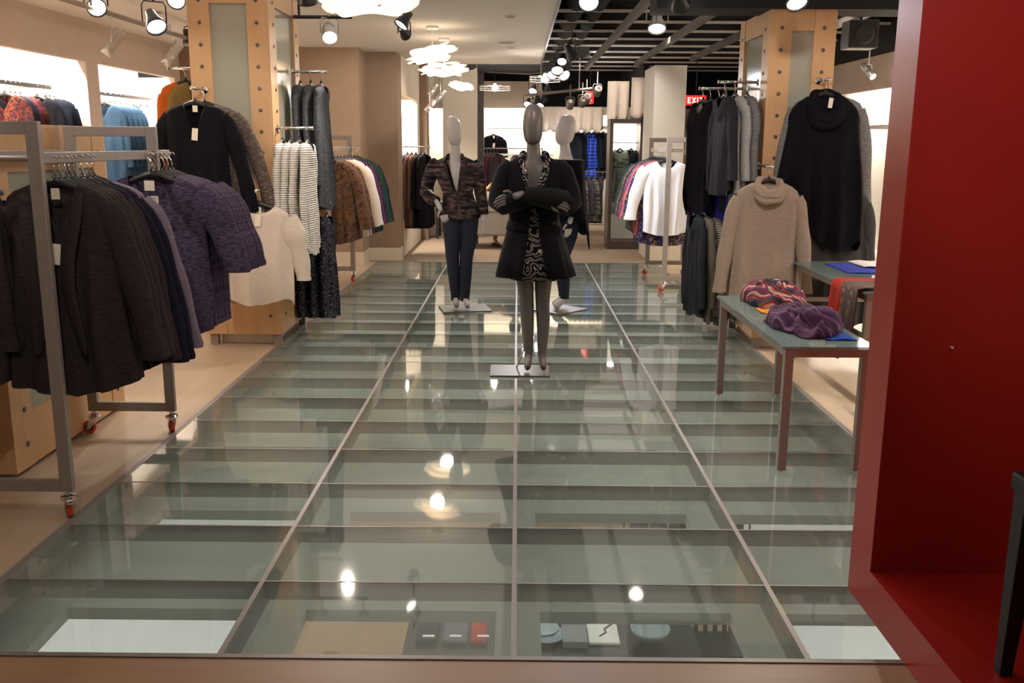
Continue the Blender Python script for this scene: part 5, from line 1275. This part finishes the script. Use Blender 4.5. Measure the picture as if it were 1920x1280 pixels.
def cage(px, py, Y, r, label):
    p = AY(px, py, Y); t = thing('cage_pendant', label, 'pendant lamp', p)
    mb = MB()
    for z in (-.03, .0, .03): mb.tube([(r * math.cos(2 * PI * i / 28), r * math.sin(2 * PI * i / 28), z) for i in range(28)], .004, 6, closed=True)
    for i in range(14): a = 2 * PI * i / 14; mb.cyl((r * math.cos(a), r * math.sin(a), -.03), (r * math.cos(a), r * math.sin(a), .03), .003, 6)
    for i in range(3): a = PI * i / 3; mb.cyl((-r * math.cos(a), -r * math.sin(a), .03), (r * math.cos(a), r * math.sin(a), .03), .003, 6)
    mb.build('wire_ring', SILVER, t); MB().lathe([(.001, -.05), (.04, -.035), (.05, 0), (.035, .035), (.015, .07)], 18).build('bulb', BULB, t, smooth=True)
    MB().cyl((0, 0, .06), (0, 0, 3.28 - p.z), .004, 6).build('cord', BLACKP, t); lamp('POINT', p - Vector((0, 0, .09)), 15, .05)
cage(928, 165, 15.2, .24, 'wire ring pendant with bulb over the far shop')
cage(1022, 148, 12.6, .20, 'wire ring pendant below the bright ceiling cluster')

# exit signs
def exit_sign(px, py, Y, label, w=.34, h=.16, rz=0):
    p = AY(px, py, Y); t = thing('exit_sign', label, 'sign', p, rz)
    MB().box(-w / 2, w / 2, 0, .05, -h / 2, h / 2).build('housing', emit('exit_red', (.75, .015, .01), 1.6), t)
    MB().cyl((0, .025, h / 2), (0, .025, 3.28 - p.z), .008, 6).build('rod', BLACKM, t)
    lm = emit('exit_letters', (1, .55, .5), 2.5); k = h * .6; s = k * .16; x = -w * .40; mb = MB()
    def bar(x0, x1, z0, z1): mb.box(x + x0, x + x1, -.004, 0, z0 - k / 2, z1 - k / 2)
    bar(0, s, 0, k); bar(0, k * .55, 0, s); bar(0, k * .5, k / 2 - s / 2, k / 2 + s / 2); bar(0, k * .55, k - s, k); x += k * .78
    for sg in (1, -1):
        M = Matrix.Translation((x + k * .3, -.002, 0)) @ Matrix.Rotation(sg * R(30), 4, 'Y'); mb.box(-s / 2, s / 2, -.002, .002, -k * .56, k * .56, M)
    x += k * .85; bar(0, s, 0, k); x += k * .42; bar(0, k * .6, k - s, k); bar(k * .3 - s / 2, k * .3 + s / 2, 0, k)
    mb.build('letters', lm, t)
exit_sign(1305, 188, 16.2, 'red EXIT sign beside the right timber column')
exit_sign(1104, 183, 17.8, 'small red EXIT sign turned sideways above the fabric valance', .34, .22, R(-80))

# ================================================================== LOWER STOREY CONTENTS (seen through the glass)
def low(px, py, z): return G(px, py, z)
tz = ZL + .80
a, b = low(775, 1230, tz), low(912, 1172, tz)
t = thing('display_table', 'dark display table on the storey below, left one seen through the glass', 'table', (a.x - .1, a.y - .3, ZL)); TW = b.x - a.x + .25
MB().box(0, TW, 0, b.y - a.y + .45, .76, .80).build('tabletop', BLACKP, t)
for x_ in (0.02, TW - .08):
    for y_ in (.02, b.y - a.y + .37): MB().box(x_, x_ + .06, y_, y_ + .06, 0, .76).build('leg', BLACKP, t)
for (px0, px1, m_, lb) in ((778, 826, cloth('fold_black', (.02, .02, .025)), 'folded black garment on the left table below the glass'), (829, 880, cloth('fold_slate', (.10, .095, .12)), 'folded slate garment on the left table below the glass'), (881, 914, cloth('fold_red', (.28, .03, .03)), 'folded red garment on the left table below the glass')):
    q0, q1 = low(px0, 1210, tz), low(px1, 1172, tz)
    o = MB().box(0, q1.x - q0.x, 0, q1.y - q0.y, 0, .05).build('folded_garment', m_, None, bevel=.02, loc=(q0.x, q0.y, tz + .001)); tag(o, lb, 'folded garment', 'folded garments on the lower table')
    MB().box(.06, .16, .05, .08, .05, .056).build('price_tag', WHITEP, o)
a, b = low(1000, 1228, tz), low(1280, 1185, tz)
t = thing('display_table', 'dark display table on the storey below, right one with dishes', 'table', (a.x - .1, a.y - .3, ZL)); TW = b.x - a.x + .2
MB().box(0, TW, 0, b.y - a.y + .5, .76, .80).build('tabletop', BLACKP, t)
for x_ in (0.02, TW - .08):
    for y_ in (.02, b.y - a.y + .42): MB().box(x_, x_ + .06, y_, y_ + .06, 0, .76).build('leg', BLACKP, t)
def dish(px, py, r, lb, m_, h=.05):
    q = low(px, py, tz); o = MB().lathe([(r * .35, 0), (r * .4, .005), (r * .9, h * .7), (r, h), (r * .95, h), (r * .85, h * .75), (r * .3, .02), (.001, .018)], 32).build('glass_dish', m_, None, smooth=True, loc=(q.x, q.y, tz + .001)); tag(o, lb, 'dish')
gd = plain('glass_dish_grey', (.28, .33, .38), .1)
dish(1025, 1197, .16, 'grey glass dish at the left of the lower right table', gd); dish(1018, 1183, .14, 'pale blue dish behind the grey glass dish', plain('dish_blue', (.35, .45, .52), .3), .04); dish(1218, 1202, .17, 'deep round glass bowl on the lower right table', gd, .13)
q0, q1 = low(1055, 1215, tz), low(1098, 1182, tz); o = MB().box(0, q1.x - q0.x, 0, q1.y - q0.y, 0, .06).build('gift_box', plain('box_grey', (.22, .22, .24), .5), None, bevel=.005, loc=(q0.x, q0.y, tz + .001)); tag(o, 'grey box between the dishes on the lower right table', 'box')
q0, q1 = low(1104, 1210, tz), low(1156, 1175, tz); o = MB().box(0, q1.x - q0.x, 0, q1.y - q0.y, 0, .03).build('folded_shirt', plain('shirt_white', (.75, .72, .70), .8), None, bevel=.012, loc=(q0.x, q0.y, tz + .001)); tag(o, 'folded white shirt with dark mark on the lower right table', 'folded garment')
MB().tube([(.10, .10, .032), (.16, .16, .034), (.15, .22, .034), (.22, .30, .034)], .008, 6).build('ribbon', BLACKP, o)
q = low(1315, 1200, ZL + .5); t = thing('black_chair', 'black slatted chair on the storey below, right of the dishes', 'chair', (q.x - .1, q.y - .2, ZL))
for x_ in (0, .40):
    MB().box(x_, x_ + .04, .40, .44, 0, .95).build('back_leg', BLACKP, t); MB().box(x_, x_ + .04, 0, .04, 0, .43).build('leg', BLACKP, t)
MB().box(0, .44, 0, .44, .43, .46).build('seat', BLACKP, t)
for i in range(4): MB().box(.07 + i * .09, .11 + i * .09, .41, .43, .46, .90).build('slat', BLACKP, t)
MB().box(0, .44, .40, .44, .90, .96).build('top_rail', BLACKP, t)
q0 = low(1170, 985, ZL + 1.1)
t = thing('low_rack', 'dark garments rack on the storey below, right of centre under the glass', 'clothes rack', (q0.x, q0.y, ZL))
MB().tube([(0, 0, 0), (0, 0, 1.3), (1.3, 0, 1.3), (1.3, 0, 0)], .015, 8).build('frame', BLACKM, t)
for i in range(6): make_garment('blouse', dkprint, f'dark garment on the rack below the glass, {["leftmost", "second", "third", "fourth", "fifth", "last"][i]} from the left', 'blouse', (q0.x + .15 + .2 * i, q0.y, ZL + 1.3), R(60), 'dark garments below the glass', w=.2, L=.7, hem=.22, sl=.4, sr=.05, sout=.02, seed=i)

# ================================================================== ROOM LIGHT
def cove(x, y0, y1, z, aimx, e, size=.12):
    lamp('AREA', (x, (y0 + y1) / 2, z), e, size, (1, .91, .78), (aimx, (y0 + y1) / 2, z - 1.2), sy=y1 - y0)
def tube_fix(label, x, y0, y1, z):
    t = thing('cove_lamp', label, 'lamp', (x, y0, z)); MB().box(-.03, .03, 0, y1 - y0, 0, .04).build('tube', emit('cove_glow', (1, .93, .82), 3), t)
tube_fix('white tube lamp inside the first lit bay of the left wall', XL - .20, 5.8, yA - .1, ZN + .35)
tube_fix('white tube lamp inside the second lit bay of the left wall', XL - .20, yB + .1, 11.6, ZN + .35)
EXPO = 0.0
def area_down(x, y, z, e, sx, sy_, c=WARM): lamp('AREA', (x, y, z), e, sx, c, (x, y, z - 1), sy=sy_)
for y0_, y1_ in ((5.6, yA - .1), (yB + .1, 11.7)): cove(XL - .20, y0_, y1_, ZN + .33, XL - .44, 330)
cove(xT - .25, 13.1, 14.9, 2.34, xT - .33, 150)
lamp('AREA', (-.2, 18.85, 2.35), 110, 2.6, (1, .92, .8), (-.2, 18.95, 0), sy=.15)
lamp('AREA', (1.2, 18.85, 2.2), 22, 1.6, (1, .92, .8), (1.2, 18.95, 0), sy=.15)
lamp('AREA', (-1.5, 17.2, 2.3), 60, .8, (1, .92, .8), (-1.5, 17.4, 0), sy=.15)
cove(XR + .28, 4.2, 13.8, zRn + .12, XR + .40, 380)
# added spots without fixtures, over entrance and shop, aimed at clothes, walls and floor
for (x, y, z, ax, ay, az, e, an) in ((-1.0, 1.6, 2.6, -1.9, 4.4, .6, 60, 70), (-2.6, 3.2, 2.6, -2.2, 5.5, .5, 60, 70), (1.0, 1.2, 2.6, 2.2, 2.95, 1.9, 55, 80), (.4, 5.0, 2.6, .2, 7.5, 0, 60, 80), (1.3, 4.5, 2.7, 1.5, 5.2, .6, 70, 70),
                                    (-1.6, 5.0, 2.6, -2.3, 6.9, 1.2, 75, 60), (1.4, 4.9, 2.65, 2.1, 7.0, 1.2, 110, 60), (-1.2, 9.3, 2.6, -1.9, 9.4, .9, 90, 70), (-.9, 10.4, 2.6, -1.9, 12.3, 1.2, 110, 80), (1.0, 8.0, 2.7, 1.55, 10.1, 1.1, 120, 40),
                                    (.0, 12.9, 2.9, .1, 14.2, 0, 110, 90), (1.2, 14.6, 2.9, 1.4, 17, 1.2, 140, 80), (-1.0, 14.0, 2.9, -1.0, 16.6, 1.6, 120, 80), (2.6, 9.3, 2.7, 4.2, 9.8, 2.0, 110, 80), (1.7, 11.2, 2.8, 2.05, 12.7, 1.5, 80, 70)):
    lamp('SPOT', (x, y, z), e, .05, WARM, (ax, ay, az), R(an), .6)
area_down(-1.6, 6.5, ZC - .02, 38, 3, 9); area_down(2.3, 6.0, 2.92, 34, 3, 9); area_down(0, 15.5, 3.0, 34, 4, 4)  # soft fill added under the ceilings and over the entrance, no fixtures
area_down(0, 1.0, 2.9, 11, 4, 2)
area_down(0, 7, DS - .12, 170, 3.4, 9, (1, .97, .92)); area_down(-4.3, 8, -.6, 230, 3, 9, (1, .97, .97)); area_down(4.3, 8, -.6, 230, 3, 9, (1, .97, .97))
for i in range(4):
    for y_ in (4.9, 9.8): lamp('AREA', ((CX[i] + CX[i + 1]) / 2, y_, -.03), 4.5 if y_ < 6 else 9, .8, (.97, 1, .95), ((CX[i] + CX[i + 1]) / 2, y_, -1), sy=4.6)  # added lamps just under the glass to brighten the deck
lamp('AREA', (0, 7.5, ZL + .6), 50, 4, (.9, 1, .95), (0, 7.5, 5), sy=9)

w = bpy.data.worlds.new('room_air'); scn.world = w; w.use_nodes = True
w.node_tree.nodes['Background'].inputs[0].default_value = (1.0, .88, .78, 1); w.node_tree.nodes['Background'].inputs[1].default_value = .10  # even warm fill added in place of indoor bounce light

# ================================================================== CAMERA
cam = bpy.data.cameras.new('camera'); co = bpy.data.objects.new('camera', cam); col.objects.link(co)
cam.sensor_width = 36; cam.lens = 36 * F_PX / 1920; cam.clip_start = .02
fwd = ray(960, 640); right = ray(961, 640) - fwd; up_ = ray(960, 639) - fwd
Mr = Matrix((right.normalized(), up_.normalized(), -fwd.normalized())).transposed()
co.matrix_world = Matrix.Translation(EYE) @ Mr.to_4x4()
scn.camera = co
scn.view_settings.view_transform = 'Standard'; scn.view_settings.look = 'None'
scn.view_settings.exposure = EXPO; scn.view_settings.gamma = 1
scn.cycles.use_denoising = True; scn.cycles.max_bounces = 8; scn.cycles.transparent_max_bounces = 10
scn.cycles.sample_clamp_indirect = 4; scn.cycles.caustics_reflective = False; scn.cycles.caustics_refractive = False
